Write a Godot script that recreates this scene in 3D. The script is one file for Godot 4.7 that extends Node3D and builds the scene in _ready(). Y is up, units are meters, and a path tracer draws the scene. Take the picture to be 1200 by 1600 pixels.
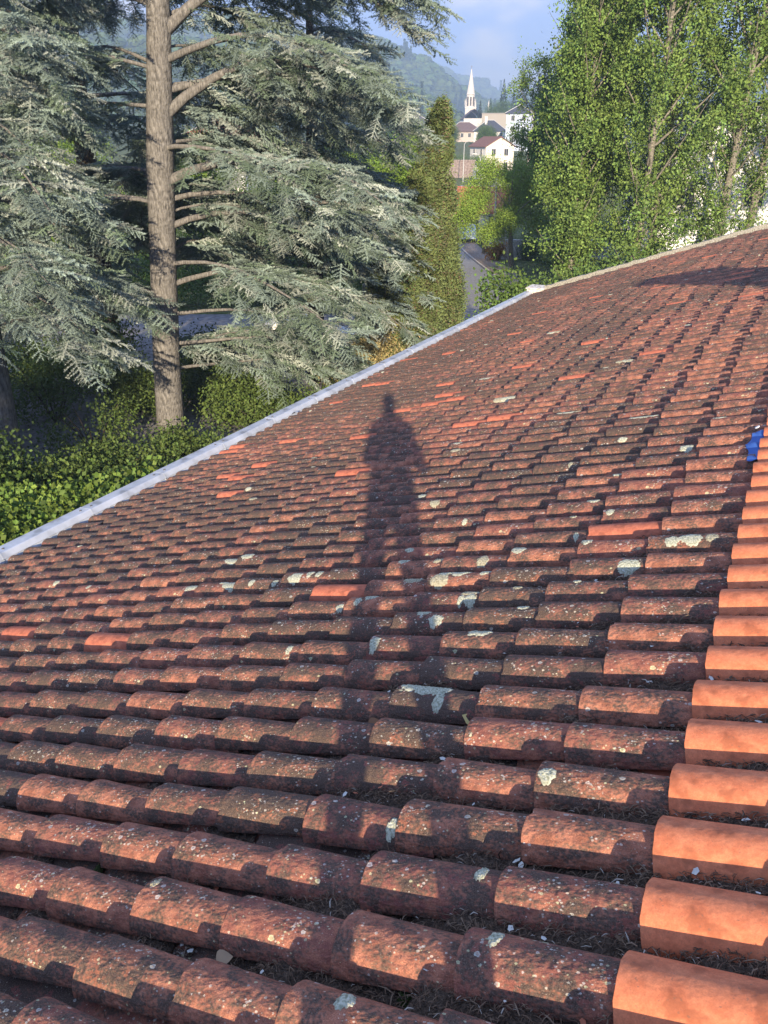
extends Node3D
# Old canal-tile roof above a town street: roof field, zinc edge, cedars, poplars, road, houses, hills.

const CAM_Y := 8.5
const COURSE := 0.37          # visible length of one tile
const PITCH := 0.2206         # distance between two rows of cover tiles
const EAVE_C := 19.55         # courses below the first new tiles
const RAKE_K := 101.0
var RO := Vector3(0.5004, 6.9026, -1.1765)      # crown of row 0 where the new tiles start
var RU := Vector3(0.843597, 0.327218, 0.425762) # upslope
var RN := Vector3(-0.292122, 0.944949, -0.147433)
var roof_t: Transform3D
var cam: Camera3D
var rng := RandomNumberGenerator.new()
var taken := {}
var mats := {}

class MB:
	var v := PackedVector3Array()
	var n := PackedVector3Array()
	var uv := PackedVector2Array()
	var ix := PackedInt32Array()
	func vert(p: Vector3, nn: Vector3, t := Vector2.ZERO) -> int:
		v.append(p); n.append(nn); uv.append(t)
		return v.size() - 1
	func face(a: int, b: int, c: int) -> void:
		var g := (v[b] - v[a]).cross(v[c] - v[a])
		if g.dot(n[a] + n[b] + n[c]) > 0.0:
			ix.append(a); ix.append(c); ix.append(b)
		else:
			ix.append(a); ix.append(b); ix.append(c)
	func tri(a: Vector3, b: Vector3, c: Vector3) -> void:
		var g := (c - a).cross(b - a).normalized()
		var i := v.size()
		v.append(a); v.append(b); v.append(c)
		n.append(g); n.append(g); n.append(g)
		uv.append(Vector2(a.x + a.z, a.y)); uv.append(Vector2(b.x + b.z, b.y)); uv.append(Vector2(c.x + c.z, c.y))
		ix.append(i); ix.append(i + 1); ix.append(i + 2)
	func quad(a: Vector3, b: Vector3, c: Vector3, d: Vector3, out: Vector3) -> void:
		var g := (b - a).cross(c - a).normalized()
		if g.dot(out) < 0.0: g = -g
		var i := vert(a, g, Vector2(0, 0)); vert(b, g, Vector2(1, 0)); vert(c, g, Vector2(1, 1)); vert(d, g, Vector2(0, 1))
		face(i, i + 1, i + 2); face(i, i + 2, i + 3)
	func box(lo: Vector3, hi: Vector3, t := Transform3D.IDENTITY) -> void:
		var p: Array[Vector3] = []
		for k in 8:
			p.append(t * Vector3(hi.x if k & 1 else lo.x, hi.y if k & 2 else lo.y, hi.z if k & 4 else lo.z))
		quad(p[0], p[1], p[3], p[2], -t.basis.z); quad(p[4], p[5], p[7], p[6], t.basis.z)
		quad(p[0], p[2], p[6], p[4], -t.basis.x); quad(p[1], p[3], p[7], p[5], t.basis.x)
		quad(p[0], p[1], p[5], p[4], -t.basis.y); quad(p[2], p[3], p[7], p[6], t.basis.y)
	func tube(pts: Array, rad: Array, sides := 7, wob := 0.0, seed_ := 0) -> void:
		var last := -1
		var ref := Vector3(0.31, 0.2, 0.93).normalized()
		for i in pts.size():
			var p: Vector3 = pts[i]
			var d: Vector3 = (pts[mini(i + 1, pts.size() - 1)] as Vector3) - (pts[maxi(i - 1, 0)] as Vector3)
			d = d.normalized()
			if absf(d.dot(ref)) > 0.95: ref = Vector3(0.9, 0.1, 0.3).normalized()
			var s := d.cross(ref).normalized()
			var t := s.cross(d).normalized()
			ref = t
			var base := v.size()
			for k in sides + 1:
				var a := TAU * k / sides
				var o := s * cos(a) + t * sin(a)
				var r: float = rad[i] * (1.0 + wob * sin(a * 3.0 + i * 1.7 + seed_) * cos(i * 2.3 + a))
				vert(p + o * r, o, Vector2(float(k) / sides, i * 0.5))
			if last >= 0:
				for k in sides:
					face(last + k, last + k + 1, base + k); face(last + k + 1, base + k + 1, base + k)
			last = base
	func disc(c: Vector3, nn: Vector3, r: float, sides := 10) -> void:
		var s := nn.cross(Vector3(0.3, 0.5, 0.8)).normalized()
		var t := nn.cross(s)
		var m := vert(c, nn)
		for k in sides + 1:
			vert(c + (s * cos(TAU * k / sides) + t * sin(TAU * k / sides)) * r, nn)
		for k in sides: face(m, m + 1 + k, m + 2 + k)
	func add(o: MB, t: Transform3D, uvo := Vector2.ZERO) -> void:
		var b := v.size()
		v.append_array(t * o.v)
		var q := Transform3D(t.basis.orthonormalized(), Vector3.ZERO)
		n.append_array(q * o.n)
		uv.append_array(o.uv)
		for i in o.ix: ix.append(b + i)
	func arrays() -> Array:
		var a := []; a.resize(Mesh.ARRAY_MAX)
		a[Mesh.ARRAY_VERTEX] = v; a[Mesh.ARRAY_NORMAL] = n; a[Mesh.ARRAY_TEX_UV] = uv; a[Mesh.ARRAY_INDEX] = ix
		return a
	func mesh(m: Material = null) -> ArrayMesh:
		var am := ArrayMesh.new()
		am.add_surface_from_arrays(Mesh.PRIMITIVE_TRIANGLES, arrays())
		if m: am.surface_set_material(0, m)
		return am

func numbered(called: String) -> String:
	var k: int = taken.get(called, 0)
	taken[called] = k + 1
	return called if k == 0 else "%s_%03d" % [called, k]
func thing(called: String, label: String, category: String, at := Vector3.ZERO, group := "") -> Node3D:
	var o := Node3D.new(); o.name = numbered(called); add_child(o); o.position = at
	tag(o, label, category, group)
	return o
func tag(o: Node, label: String, category: String, group := "", kind := "") -> void:
	if label: o.set_meta("label", label)
	if category: o.set_meta("category", category)
	if group: o.set_meta("group", group)
	if kind: o.set_meta("kind", kind)
func put(called: String, mesh: Mesh, m: Material, parent: Node = self, t := Transform3D.IDENTITY) -> MeshInstance3D:
	var o := MeshInstance3D.new()
	o.name = numbered(called) if parent == self else called
	o.mesh = mesh
	if m: o.material_override = m
	o.transform = t
	parent.add_child(o, true)
	return o
func struct(called: String, mesh: Mesh, m: Material) -> MeshInstance3D:
	var o := put(called, mesh, m); o.set_meta("kind", "structure"); return o
func many(called: String, mesh: Mesh, m: Material, ts: Array, cols: Array, parent: Node = self) -> MultiMeshInstance3D:
	var mm := MultiMesh.new()
	mm.transform_format = MultiMesh.TRANSFORM_3D
	mm.use_colors = true
	mm.mesh = mesh
	mm.instance_count = ts.size()
	for i in ts.size():
		mm.set_instance_transform(i, ts[i]); mm.set_instance_color(i, cols[i % cols.size()])
	var o := MultiMeshInstance3D.new()
	o.name = numbered(called) if parent == self else called
	o.multimesh = mm
	if m: o.material_override = m
	parent.add_child(o, true)
	return o
func lin(r: float, g: float, b: float) -> Color: # a linear base colour as sRGB
	return Color(r, g, b).linear_to_srgb()
func mat(c: Color, rough := 0.85, tex: Texture2D = null, tri := 0.0, nrm: Texture2D = null, ns := 1.0) -> StandardMaterial3D:
	var m := StandardMaterial3D.new()
	m.albedo_color = c; m.roughness = rough
	m.metallic_specular = 0.35
	if tex: m.albedo_texture = tex
	if nrm:
		m.normal_enabled = true; m.normal_texture = nrm; m.normal_scale = ns
	if tri > 0.0:
		m.uv1_triplanar = true; m.uv1_world_triplanar = true; m.uv1_scale = Vector3.ONE * tri
	return m
func leaf_mat(back := 0.5) -> StandardMaterial3D:
	var m := StandardMaterial3D.new()
	m.vertex_color_use_as_albedo = true
	m.roughness = 0.6; m.metallic_specular = 0.3
	m.cull_mode = BaseMaterial3D.CULL_DISABLED
	if back > 0.0:
		m.backlight_enabled = true; m.backlight = Color(back, back, back * 0.8)
	return m
func noise(seed_: int, freq: float, oct := 4, type := FastNoiseLite.TYPE_SIMPLEX_SMOOTH) -> FastNoiseLite:
	var f := FastNoiseLite.new(); f.seed = seed_; f.frequency = freq; f.noise_type = type
	f.fractal_type = FastNoiseLite.FRACTAL_FBM; f.fractal_octaves = oct
	return f
func ramp_tex(seed_: int, freq: float, size: int, cols: Array, contrast := 1.0, oct := 5) -> ImageTexture: # seamless noise through a colour ramp
	var im := noise(seed_, freq, oct).get_seamless_image(size, size)
	var d := im.get_data()
	var out := PackedByteArray(); out.resize(size * size * 3)
	var lut := PackedByteArray(); lut.resize(768)
	for i in 256:
		var t := clampf((i / 255.0 - 0.5) * contrast + 0.5, 0.0, 0.9999) * (cols.size() - 1)
		var c: Color = (cols[int(t)] as Color).lerp(cols[int(t) + 1], t - int(t))
		lut[i * 3] = c.r8; lut[i * 3 + 1] = c.g8; lut[i * 3 + 2] = c.b8
	for i in size * size:
		var q := d[i] * 3
		out[i * 3] = lut[q]; out[i * 3 + 1] = lut[q + 1]; out[i * 3 + 2] = lut[q + 2]
	var r := Image.create_from_data(size, size, false, Image.FORMAT_RGB8, out)
	return ImageTexture.create_from_image(r)
func bump_tex(seed_: int, freq: float, size: int, scale: float, oct := 5) -> ImageTexture:
	var im := noise(seed_, freq, oct).get_seamless_image(size, size)
	im.convert(Image.FORMAT_RGBA8)
	im.bump_map_to_normal_map(scale)
	return ImageTexture.create_from_image(im)
func rr(a: float, b: float) -> float: return rng.randf_range(a, b)
func dirv(az: float, el: float) -> Vector3: return Vector3(cos(el) * sin(az), sin(el), -cos(el) * cos(az))
func facing(p: Vector3, x: Vector3, up: Vector3, s := 1.0) -> Transform3D: # x axis along X, y near UP
	var bx := x.normalized()
	var bz := bx.cross(up)
	if bz.length() < 0.01: bz = bx.cross(Vector3(0.3, 0.1, 0.9))
	bz = bz.normalized()
	var by := bz.cross(bx)
	return Transform3D(Basis(bx * s, by * s, bz * s), p)

func _ready() -> void:
	roof_t = Transform3D(Basis(RU, RN, RU.cross(RN)), RO)
	# camera
	cam = Camera3D.new(); cam.name = "camera"; add_child(cam)
	cam.position = Vector3(0, CAM_Y, 0)
	cam.rotation_degrees = Vector3(-24.42, 0, 0)
	cam.fov = 63.79; cam.near = 0.05; cam.far = 6000.0
	cam.current = true
	# sky, haze, exposure
	var env := Environment.new()
	env.background_mode = Environment.BG_SKY
	env.sky = make_sky()
	env.background_energy_multiplier = 1.0
	env.tonemap_mode = Environment.TONE_MAPPER_LINEAR
	env.tonemap_exposure = 2.2
	env.fog_enabled = true
	env.fog_density = 0.00055
	env.fog_light_color = Color(0.74, 0.86, 1.0)
	env.sdfgi_enabled = true; env.ssao_enabled = true; env.ssil_enabled = true
	var we := WorldEnvironment.new(); we.name = "environment"; we.environment = env; add_child(we)
	# low morning sun behind the photographer
	var sun := DirectionalLight3D.new(); sun.name = "sun"; add_child(sun)
	sun.look_at_from_position(Vector3.ZERO, Vector3(0.0047, -0.299, -0.963), Vector3.UP)
	sun.light_energy = 1.6; sun.light_color = Color(1.0, 0.915, 0.785); sun.light_angular_distance = 0.5
	sun.shadow_enabled = true
	make_materials()
	var stages := [ground_and_roads, hills, roof, roof_details, cedars, undergrowth, poplars, town, street, photographer]
	for s in stages:
		var t0 := Time.get_ticks_msec()
		(s as Callable).call()
		print((s as Callable).get_method(), " ", Time.get_ticks_msec() - t0, " ms")

func make_sky() -> Sky:
	var w := 2048; var h := 1024
	var a := noise(76, 1.0, 5); var b := noise(88, 1.0, 3)
	var im := Image.create(w, h, false, Image.FORMAT_RGBF)
	var zen := Vector3(0.165, 0.265, 0.55); var hor := Vector3(0.265, 0.365, 0.65)
	for y in h:
		var el := PI * (0.5 - (y + 0.5) / h)
		var t := pow(clampf(1.0 - sin(maxf(el, 0.0)), 0, 1), 2.2)
		for x in w:
			var azm := TAU * (x + 0.5) / w
			var d := Vector3(cos(el) * sin(azm), sin(el), -cos(el) * cos(azm))
			var c := zen.lerp(hor, t)
			if el > -0.06:
				var q := Vector3(d.x * 6.0, d.y * 16.0, d.z * 6.0)
				var n1 := a.get_noise_3dv(q * 1.0) + 0.5 * b.get_noise_3dv(q * 0.35)
				var cv := smoothstep(0.02, 0.45, n1)
				c = c.lerp(Vector3(0.56, 0.54, 0.60), cv * 0.85)
			else:
				c = Vector3(0.10, 0.11, 0.10)
			im.set_pixel(x, y, Color(c.x, c.y, c.z))
	var sm := PanoramaSkyMaterial.new(); sm.panorama = ImageTexture.create_from_image(im)
	var s := Sky.new(); s.sky_material = sm
	return s

func make_materials() -> void:
	mats.tile_bump = bump_tex(5, 0.045, 256, 3.0)
	mats.old = []
	for i in 16: mats.old.append(mat(Color.WHITE, 0.95, tile_texture(100 + i, i), 0.0, mats.tile_bump, 1.3))
	mats.fresh = []
	for i in 3: mats.fresh.append(mat(Color.WHITE, 0.8, tile_texture(300 + i, 100 + i), 0.0, mats.tile_bump, 0.25))
	mats.patched = []
	for i in 3: mats.patched.append(mat(Color.WHITE, 0.85, tile_texture(320 + i, 200 + i), 0.0, mats.tile_bump, 0.4))
	var bark := ramp_tex(7, 0.02, 256, [lin(0.075, 0.072, 0.068), lin(0.15, 0.143, 0.135), lin(0.25, 0.24, 0.225)], 1.3)
	mats.cedar_bark = mat(Color.WHITE, 0.95, bark, 1.1, bump_tex(8, 0.03, 256, 8.0), 1.5)
	mats.cedar_bark.uv1_scale = Vector3(2.6, 0.7, 2.6)
	mats.poplar_bark = mat(Color.WHITE, 0.9, ramp_tex(9, 0.03, 256, [lin(0.07, 0.065, 0.05), lin(0.17, 0.16, 0.13), lin(0.30, 0.28, 0.24)], 1.5), 1.5)
	mats.dark_bark = mat(lin(0.055, 0.045, 0.035), 0.95)
	mats.leaf = leaf_mat(0.5)
	mats.needle = leaf_mat(0.04)
	mats.zinc = mat(Color.WHITE, 0.42, ramp_tex(12, 0.012, 256, [lin(0.28, 0.30, 0.33), lin(0.43, 0.47, 0.53), lin(0.49, 0.53, 0.59), lin(0.55, 0.59, 0.65)], 1.7), 0.9)
	mats.zinc.metallic = 0.3
	mats.screw = mat(lin(0.16, 0.15, 0.15), 0.5); mats.screw.metallic = 0.6

func tile_texture(seed_: int, kind: int) -> ImageTexture: # one fired clay tile: clay, biofilm, flaked patches, lichen spots
	var w := 320; var h := 224
	var g := RandomNumberGenerator.new(); g.seed = seed_
	var na := noise(seed_, 0.012, 5).get_image(w, h).get_data()
	var nb := noise(seed_ + 50, 0.085, 5).get_image(w, h).get_data()
	var nc := noise(seed_ + 90, 0.3, 2).get_image(w, h).get_data()
	var nd := noise(seed_ + 130, 0.02, 4).get_image(w, h).get_data()
	var px := PackedByteArray(); px.resize(w * h * 3)
	var fresh := kind >= 100
	var cover := lerpf(0.36, 0.645, (kind % 16) / 15.0)   # how much biofilm has grown on it
	var hue := g.randf_range(-1, 1)
	var clay := Vector3(162 + hue * 12, 108 + hue * 9, 87 + hue * 6)
	var clay2 := Vector3(134 + hue * 10, 86 + hue * 8, 71)
	if kind >= 100: clay = Vector3(209 + hue * 5, 129 + hue * 6, 92 + hue * 5); clay2 = Vector3(194, 114, 80)
	if kind >= 200: clay = Vector3(186 + hue * 6, 112 + hue * 8, 86 + hue * 5); clay2 = Vector3(168, 98, 76)
	var film := Vector3(62, 53, 48); var film2 := Vector3(98, 85, 75)
	for i in w * h:
		var a := na[i] / 255.0; var b := nb[i] / 255.0; var c := nc[i] / 255.0; var d := nd[i] / 255.0
		var col := clay.lerp(clay2, clampf((d - 0.3) * 2.0, 0, 1))
		if fresh:
			var s := 0.86 + 0.14 * b + 0.12 * c
			col *= s
			if a > 0.62: col = col.lerp(clay2 * 0.72, clampf((a - 0.62) * 2.5, 0.0, 0.5))
			if b > 0.80 and d > 0.5: col = col.lerp(film2, 0.35)
		else:
			var m := 0.42 * a + 0.36 * b + 0.30 * c
			var f := clampf((m - cover + 0.10) / 0.16, 0.0, 1.0)
			if d > 0.74 and b < 0.62: f *= 0.12          # flaked patch
			col = col.lerp(film.lerp(film2, c), f * 0.92)
			col *= 0.74 + 0.52 * c
			if c > 0.80 and b > 0.5: col = col.lerp(Vector3(168, 150, 132), 0.5)
		px[i * 3] = clampi(int(col.x), 0, 255); px[i * 3 + 1] = clampi(int(col.y), 0, 255); px[i * 3 + 2] = clampi(int(col.z), 0, 255)
	if not fresh:
		var spots := g.randi_range(80, 170) if kind % 3 else g.randi_range(200, 320)
		var hubs := []
		for k in 4: hubs.append(Vector2(g.randf(), g.randf_range(0.25, 0.75)))
		for k in spots:
			var r := 0.6 + 2.6 * pow(g.randf(), 3.0)
			if k < 4: r = g.randf_range(3.0, 7.0)
			var cx := g.randf() * w; var cy := h * clampf(g.randfn(0.5, 0.22), 0.02, 0.98)
			if k % 5 > 1: # most of them crowd together
				var hub: Vector2 = hubs[k % 4]
				cx = hub.x * w + g.randfn() * 26.0; cy = hub.y * h + g.randfn() * 20.0
			var pale := [Vector3(206, 205, 196), Vector3(196, 202, 160), Vector3(184, 188, 178), Vector3(214, 206, 188)][g.randi() % 4] as Vector3
			var ph := g.randf() * TAU
			for yy in range(int(cy - r - 2), int(cy + r + 3)):
				for xx in range(int(cx - r - 2), int(cx + r + 3)):
					if xx < 0 or yy < 0 or xx >= w or yy >= h: continue
					var dx := xx - cx; var dy := yy - cy
					var an := atan2(dy, dx)
					var lim := r * (1.0 + 0.09 * sin(an * 3.0 + ph) + 0.07 * sin(an * 5.0 + ph * 2.0))
					var dd := sqrt(dx * dx + dy * dy)
					if dd < lim:
						var i := (yy * w + xx) * 3
						var t := (0.82 if dd > lim * 0.55 else 0.6) * (0.75 + 0.35 * nc[yy * w + xx] / 255.0)
						px[i] = int(lerpf(px[i], pale.x, t)); px[i + 1] = int(lerpf(px[i + 1], pale.y, t)); px[i + 2] = int(lerpf(px[i + 2], pale.z, t))
	return ImageTexture.create_from_image(Image.create_from_data(w, h, false, Image.FORMAT_RGB8, px))

# ---------------------------------------------------------------- roof
const TW0 := 0.094
const TW1 := 0.071
const TH0 := 0.084
const TH1 := 0.060
const TLEN := 0.46
const TBASE := -0.084      # springing of the cover tiles below the crown plane

func cover_mesh(seed_: int) -> MB:
	var b := MB.new()
	var g := RandomNumberGenerator.new(); g.seed = seed_
	var segs := 14; var steps := 3
	var bow := g.randf_range(-0.003, 0.003); var skew := g.randf_range(-0.004, 0.004)
	var flip := seed_ % 2 == 1
	var over := seed_ % 4 > 1
	var nick := [] # worn and chipped lower edge
	for k in segs + 1: nick.append(g.randf_range(-0.001, 0.0015))
	if seed_ > 3:
		var at := g.randi_range(2, segs - 2)
		nick[at] += 0.008; nick[at + 1] += 0.013; nick[at - 1] += 0.004
	for layer in 2:
		var off := 0.0 if layer == 0 else -0.013
		var st := steps if layer == 0 else 1
		var base := b.v.size()
		for i in st + 1:
			var t := float(i) / st
			var w := lerpf(TW0, TW1, t) + off; var hh := lerpf(TH0, TH1, t) + off
			for k in segs + 1:
				var a := PI * k / segs
				var dz := -cos(a); var dy := pow(sin(a), 0.92)
				var p := Vector3(t * TLEN + skew * dz + nick[k] * (1.0 if i == 0 else 0.0), dy * hh + bow * sin(PI * t), dz * w + skew * t)
				var nn := Vector3(0.03, sin(a) / hh, dz / w).normalized()
				b.vert(p, nn if layer == 0 else -nn, Vector2(1.0 - t if flip else t, 1.0 - float(k) / segs if over else float(k) / segs))
		for i in st:
			for k in segs:
				var q := base + i * (segs + 1) + k
				b.face(q, q + 1, q + segs + 1); b.face(q + 1, q + segs + 2, q + segs + 1)
	# lower end: the thickness of the clay
	var outer := b.v.size()
	for k in segs + 1:
		var a := PI * k / segs
		for off in [0.0, -0.013]:
			b.vert(Vector3(skew * -cos(a) - 0.0005 + nick[k], pow(sin(a), 0.92) * (TH0 + off), -cos(a) * (TW0 + off)), Vector3.LEFT, Vector2(0.02, float(k) / segs))
	for k in segs:
		var q := outer + k * 2
		b.face(q, q + 2, q + 1); b.face(q + 1, q + 2, q + 3)
	return b

func pan_mesh(seed_: int) -> MB:
	var b := MB.new()
	var segs := 8
	for layer in 2:
		var off := 0.0 if layer == 0 else -0.012
		var base := b.v.size()
		for i in 2:
			var t := float(i)
			var w := lerpf(0.074, 0.088, t); var hh := lerpf(0.054, 0.064, t)
			for k in segs + 1:
				var a := PI * k / segs
				b.vert(Vector3(t * TLEN, 0.016 - sin(a) * hh * 0.8 + off + (0.013 - 0.013 * t), -cos(a) * w), Vector3(0, sin(a), cos(a)) * (1.0 if layer == 0 else -1.0), Vector2(t, float(k) / segs))
		for k in segs:
			b.face(base + k, base + k + 1, base + segs + 1 + k); b.face(base + k + 1, base + segs + 2 + k, base + segs + 1 + k)
	var e := b.v.size()
	for k in segs + 1:
		var a := PI * k / segs
		for off in [0.0, -0.012]:
			b.vert(Vector3(-0.0005, 0.029 - sin(a) * 0.0432 + off, -cos(a) * 0.074), Vector3.LEFT, Vector2(0.02, float(k) / segs))
	for k in segs:
		var q := e + k * 2
		b.face(q, q + 2, q + 1); b.face(q + 1, q + 2, q + 3)
	return b

func seen(p: Vector3, margin := 1.02) -> bool:
	var q := cam.transform.affine_inverse() * p
	if q.z > -0.1: return false
	var ty := tan(deg_to_rad(cam.fov * 0.5))
	return absf(q.x / -q.z) < ty * 0.75 * margin and absf(q.y / -q.z) < ty * margin

var house: Node3D
var laid := {}
func roof() -> void:
	rng.seed = 4
	house = thing("tiled_roof_house", "house with mossy red barrel tile roof edged by grey metal coping", "house", Vector3(0, 0, -8))
	var to_house := Transform3D(Basis.IDENTITY, Vector3(0, 0, 8)) * roof_t
	var shapes: Array[MB] = []; var meshes: Array[ArrayMesh] = []
	for i in 6:
		shapes.append(cover_mesh(i)); meshes.append(shapes[i].mesh())
	var pan := pan_mesh(0); var pan_m := pan.mesh()
	var replaced := [[6, 10], [10, 8], [13, 9], [10, 4], [16, 26], [15, 25], [15, 27], [14, 22], [12, 29], [16, 32], [6, 33], [4, 35], [7, 43], [11, 34], [10, 34], [18, 48], [17, 47], [9, 40], [8, 27], [7, 27], [12, 40], [5, 52], [3, 60], [13, 58], [10, 66], [2, 47], [8, 75], [6, 82], [14, 70], [3, 85]]
	var dirty := noise(77, 0.09, 3)
	var all := []
	for k in range(-14, 101):
		var shift := rr(-0.06, 0.06) if k > 2 else rr(-0.03, 0.03)
		var lane := rr(-0.004, 0.004)
		for c in range(19, -7, -1):
			var cc := c + shift + rr(-0.055, 0.055)
			if c == 0: cc = rr(-0.02, 0.02)
			if c == 19: cc = 19.35 + rr(-0.05, 0.1)
			var fresh := c <= 0 and k < 32
			var t := Transform3D(Basis.from_euler(Vector3(rr(-0.07, 0.07), rr(-0.036, 0.036), rr(-0.034, -0.010))).scaled_local(Vector3(1.0, rr(0.95, 1.04), rr(0.94, 1.05))), Vector3(-cc * COURSE, TBASE + rr(0.002, 0.010), -k * PITCH + lane + rr(-0.008, 0.008)))
			if fresh: t = Transform3D(Basis.from_scale(Vector3(1, 1.10, 1.08)), Vector3(-cc * COURSE, TBASE + 0.001, -k * PITCH))
			var m: Material
			var kind := 0
			if fresh: m = mats.fresh[rng.randi() % 3]; kind = 20 + rng.randi() % 3
			elif [c, k] in replaced or (k > 8 and rng.randf() < 0.008): kind = 24 + rng.randi() % 3
			else:
				var v := 0.62 + 0.9 * dirty.get_noise_2d(c * 1.6, k * 0.7) - 0.022 * (c - 4.0) + rr(-0.33, 0.33)
				kind = clampi(int(pingpong(v, 1.0) * 16.0), 0, 15)
			laid[Vector2i(c, k)] = t
			all.append([to_house * t, kind, rng.randi() % (2 if fresh else 6), 0, c, k])
			# the pan below, half a row further
			var pt := Transform3D(Basis.from_euler(Vector3(rr(-0.04, 0.04), rr(-0.02, 0.02), 0)), Vector3(-(c + rr(-0.1, 0.1) + 0.5 * (k & 1)) * COURSE, TBASE - 0.012 + rr(-0.004, 0.004), -(k + 0.5) * PITCH))
			all.append([to_house * pt, 24 + rng.randi() % 3 if rng.randf() < 0.05 else rng.randi() % 16, 0, 1, c, k])
	var lots := [[], []]
	for a in all:
		var p: Vector3 = (a[0] as Transform3D) * Vector3(0.18, 0.05 if a[3] == 0 else 0.0, 0) + Vector3(0, 0, -8)
		a.append(p.distance_to(cam.position) if seen(p, 1.12) else 1000.0 + p.distance_to(cam.position))
		lots[a[3]].append(a)
	for which in 2:
		var lot: Array = lots[which]
		lot.sort_custom(func(x, y): return x[6] < y[6])
		var few := 300 if which == 0 else 160
		var rest := {}
		for i in lot.size():
			var a: Array = lot[i]
			if i < few:
				var o := put("cover_tile" if which == 0 else "pan_tile", meshes[a[2]] if which == 0 else pan_m, tile_mat(a[1]), house, a[0])
				if which == 0 and a[1] >= 20: o.set_meta("label", "clean orange new barrel tile" if a[1] < 24 else "bare orange replacement tile")
			else:
				if not rest.has(a[1]): rest[a[1]] = MB.new()
				(rest[a[1]] as MB).add(shapes[a[2]] if which == 0 else pan, a[0])
		var am := ArrayMesh.new()
		var keys := rest.keys(); keys.sort()
		for q in keys:
			am.add_surface_from_arrays(Mesh.PRIMITIVE_TRIANGLES, (rest[q] as MB).arrays())
			am.surface_set_material(am.get_surface_count() - 1, tile_mat(q))
		var field := put("cover_tile_field" if which == 0 else "pan_tile_field", am, null, house)
		field.set_meta("kind", "stuff")
	# boards below the tiles, the other slope and the walls
	var deck := MB.new()
	var x0 := -EAVE_C * COURSE + 0.05; var x1 := 4.4
	var z0 := -RAKE_K * PITCH; var z1 := 14.0 * PITCH + 3.0
	deck.box(Vector3(x0, -0.26, z0), Vector3(x1, -0.175, z1))
	put("roof_deck", deck.mesh(), mat(lin(0.10, 0.07, 0.05)), house, to_house)
	var back := MB.new()
	var ridge := Vector3(x1, -0.26, 0)
	var down := Basis(roof_t.basis.z.normalized(), deg_to_rad(-38.2)) # the far slope falls as much as this one rises
	var far_t := Transform3D(Basis(Vector3(0, 0, 1), deg_to_rad(-38.2)), ridge)
	back.box(Vector3(0.0, 0.0, z0), Vector3(11.0, 0.2, z1), far_t)
	put("far_slope", back.mesh(), mat(lin(0.27, 0.10, 0.07), 0.95, ramp_tex(31, 0.05, 128, [lin(0.12, 0.06, 0.05), lin(0.33, 0.13, 0.09)]), 2.0), house, to_house)
	var wall := MB.new()
	var a0 := roof_t * Vector3(x0 + 0.1, -0.25, z0 + 0.15); var a1 := roof_t * Vector3(x0 + 0.1, -0.25, z1)
	var r0 := roof_t * Vector3(x1, -0.25, z0 + 0.15); var r1 := roof_t * Vector3(x1, -0.25, z1)
	var off := Vector3(0, 0, 8)
	var g := func(p: Vector3) -> Vector3: return Vector3(p.x, -0.05, p.z)
	var hx := Vector3(RU.x, 0, RU.z).normalized(); var ez := -roof_t.basis.z
	var b0 := r0 + hx * (r0 - a0).dot(hx); b0.y = a0.y
	var b1 := r1 + hx * (r1 - a1).dot(hx); b1.y = a1.y
	wall.quad(a0 + off, a1 + off, g.call(a1) + off, g.call(a0) + off, -hx)
	wall.quad(a0 + off, r0 + off, g.call(r0) + off, g.call(a0) + off, ez)
	wall.quad(r0 + off, b0 + off, g.call(b0) + off, g.call(r0) + off, ez)
	wall.quad(a1 + off, r1 + off, g.call(r1) + off, g.call(a1) + off, -ez)
	wall.quad(r1 + off, b1 + off, g.call(b1) + off, g.call(r1) + off, -ez)
	wall.quad(b0 + off, b1 + off, g.call(b1) + off, g.call(b0) + off, hx)
	put("wall", wall.mesh(), mat(Color.WHITE, 0.95, ramp_tex(33, 0.02, 256, [lin(0.45, 0.42, 0.37), lin(0.6, 0.57, 0.5)]), 0.6), house)
	# brick chimney higher up the slope; its shadow reaches down the far tiles
	var ct := Transform3D(Basis(Vector3.UP, -atan2(RU.z, RU.x)), roof_t * Vector3(7.8 * COURSE, 0, -25 * PITCH) + Vector3(0, 0, 8))
	var stack := put("chimney", null, null, house, ct)
	var core := MB.new(); core.box(Vector3(-0.29, -0.5, -0.39), Vector3(0.29, 1.62, 0.39))
	stack.mesh = core.mesh(mat(lin(0.33, 0.30, 0.27), 0.95))
	var cap := MB.new(); cap.box(Vector3(-0.40, 1.622, -0.50), Vector3(0.40, 1.71, 0.50))
	put("cap", cap.mesh(), mat(lin(0.38, 0.36, 0.33), 0.95), stack)
	var brick := MB.new(); brick.box(Vector3(-0.105, 0, -0.012), Vector3(0.105, 0.06, 0.012))
	var brick_m := brick.mesh(); var clays := [mat(lin(0.32, 0.13, 0.09), 0.95), mat(lin(0.26, 0.11, 0.08), 0.95), mat(lin(0.36, 0.16, 0.11), 0.95)]
	for i in 21:
		for f in 4:
			var n := 3 if f % 2 else 2
			for j in n:
				var bs := Basis(Vector3.UP, f * PI / 2)
				var fx: float = (j - (n - 1) * 0.5) * 0.232 + (0.04 if i % 2 else -0.04)
				put("brick", brick_m, clays[rng.randi() % 3], stack, Transform3D(bs, bs * Vector3(fx, 0.05 + i * 0.073, 0.405 if f % 2 == 0 else 0.305)))
	zinc_edge(to_house)

func tile_mat(kind: int) -> Material:
	if kind >= 24: return mats.patched[kind - 24]
	if kind >= 20: return mats.fresh[kind - 20]
	return mats.old[kind]

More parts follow.
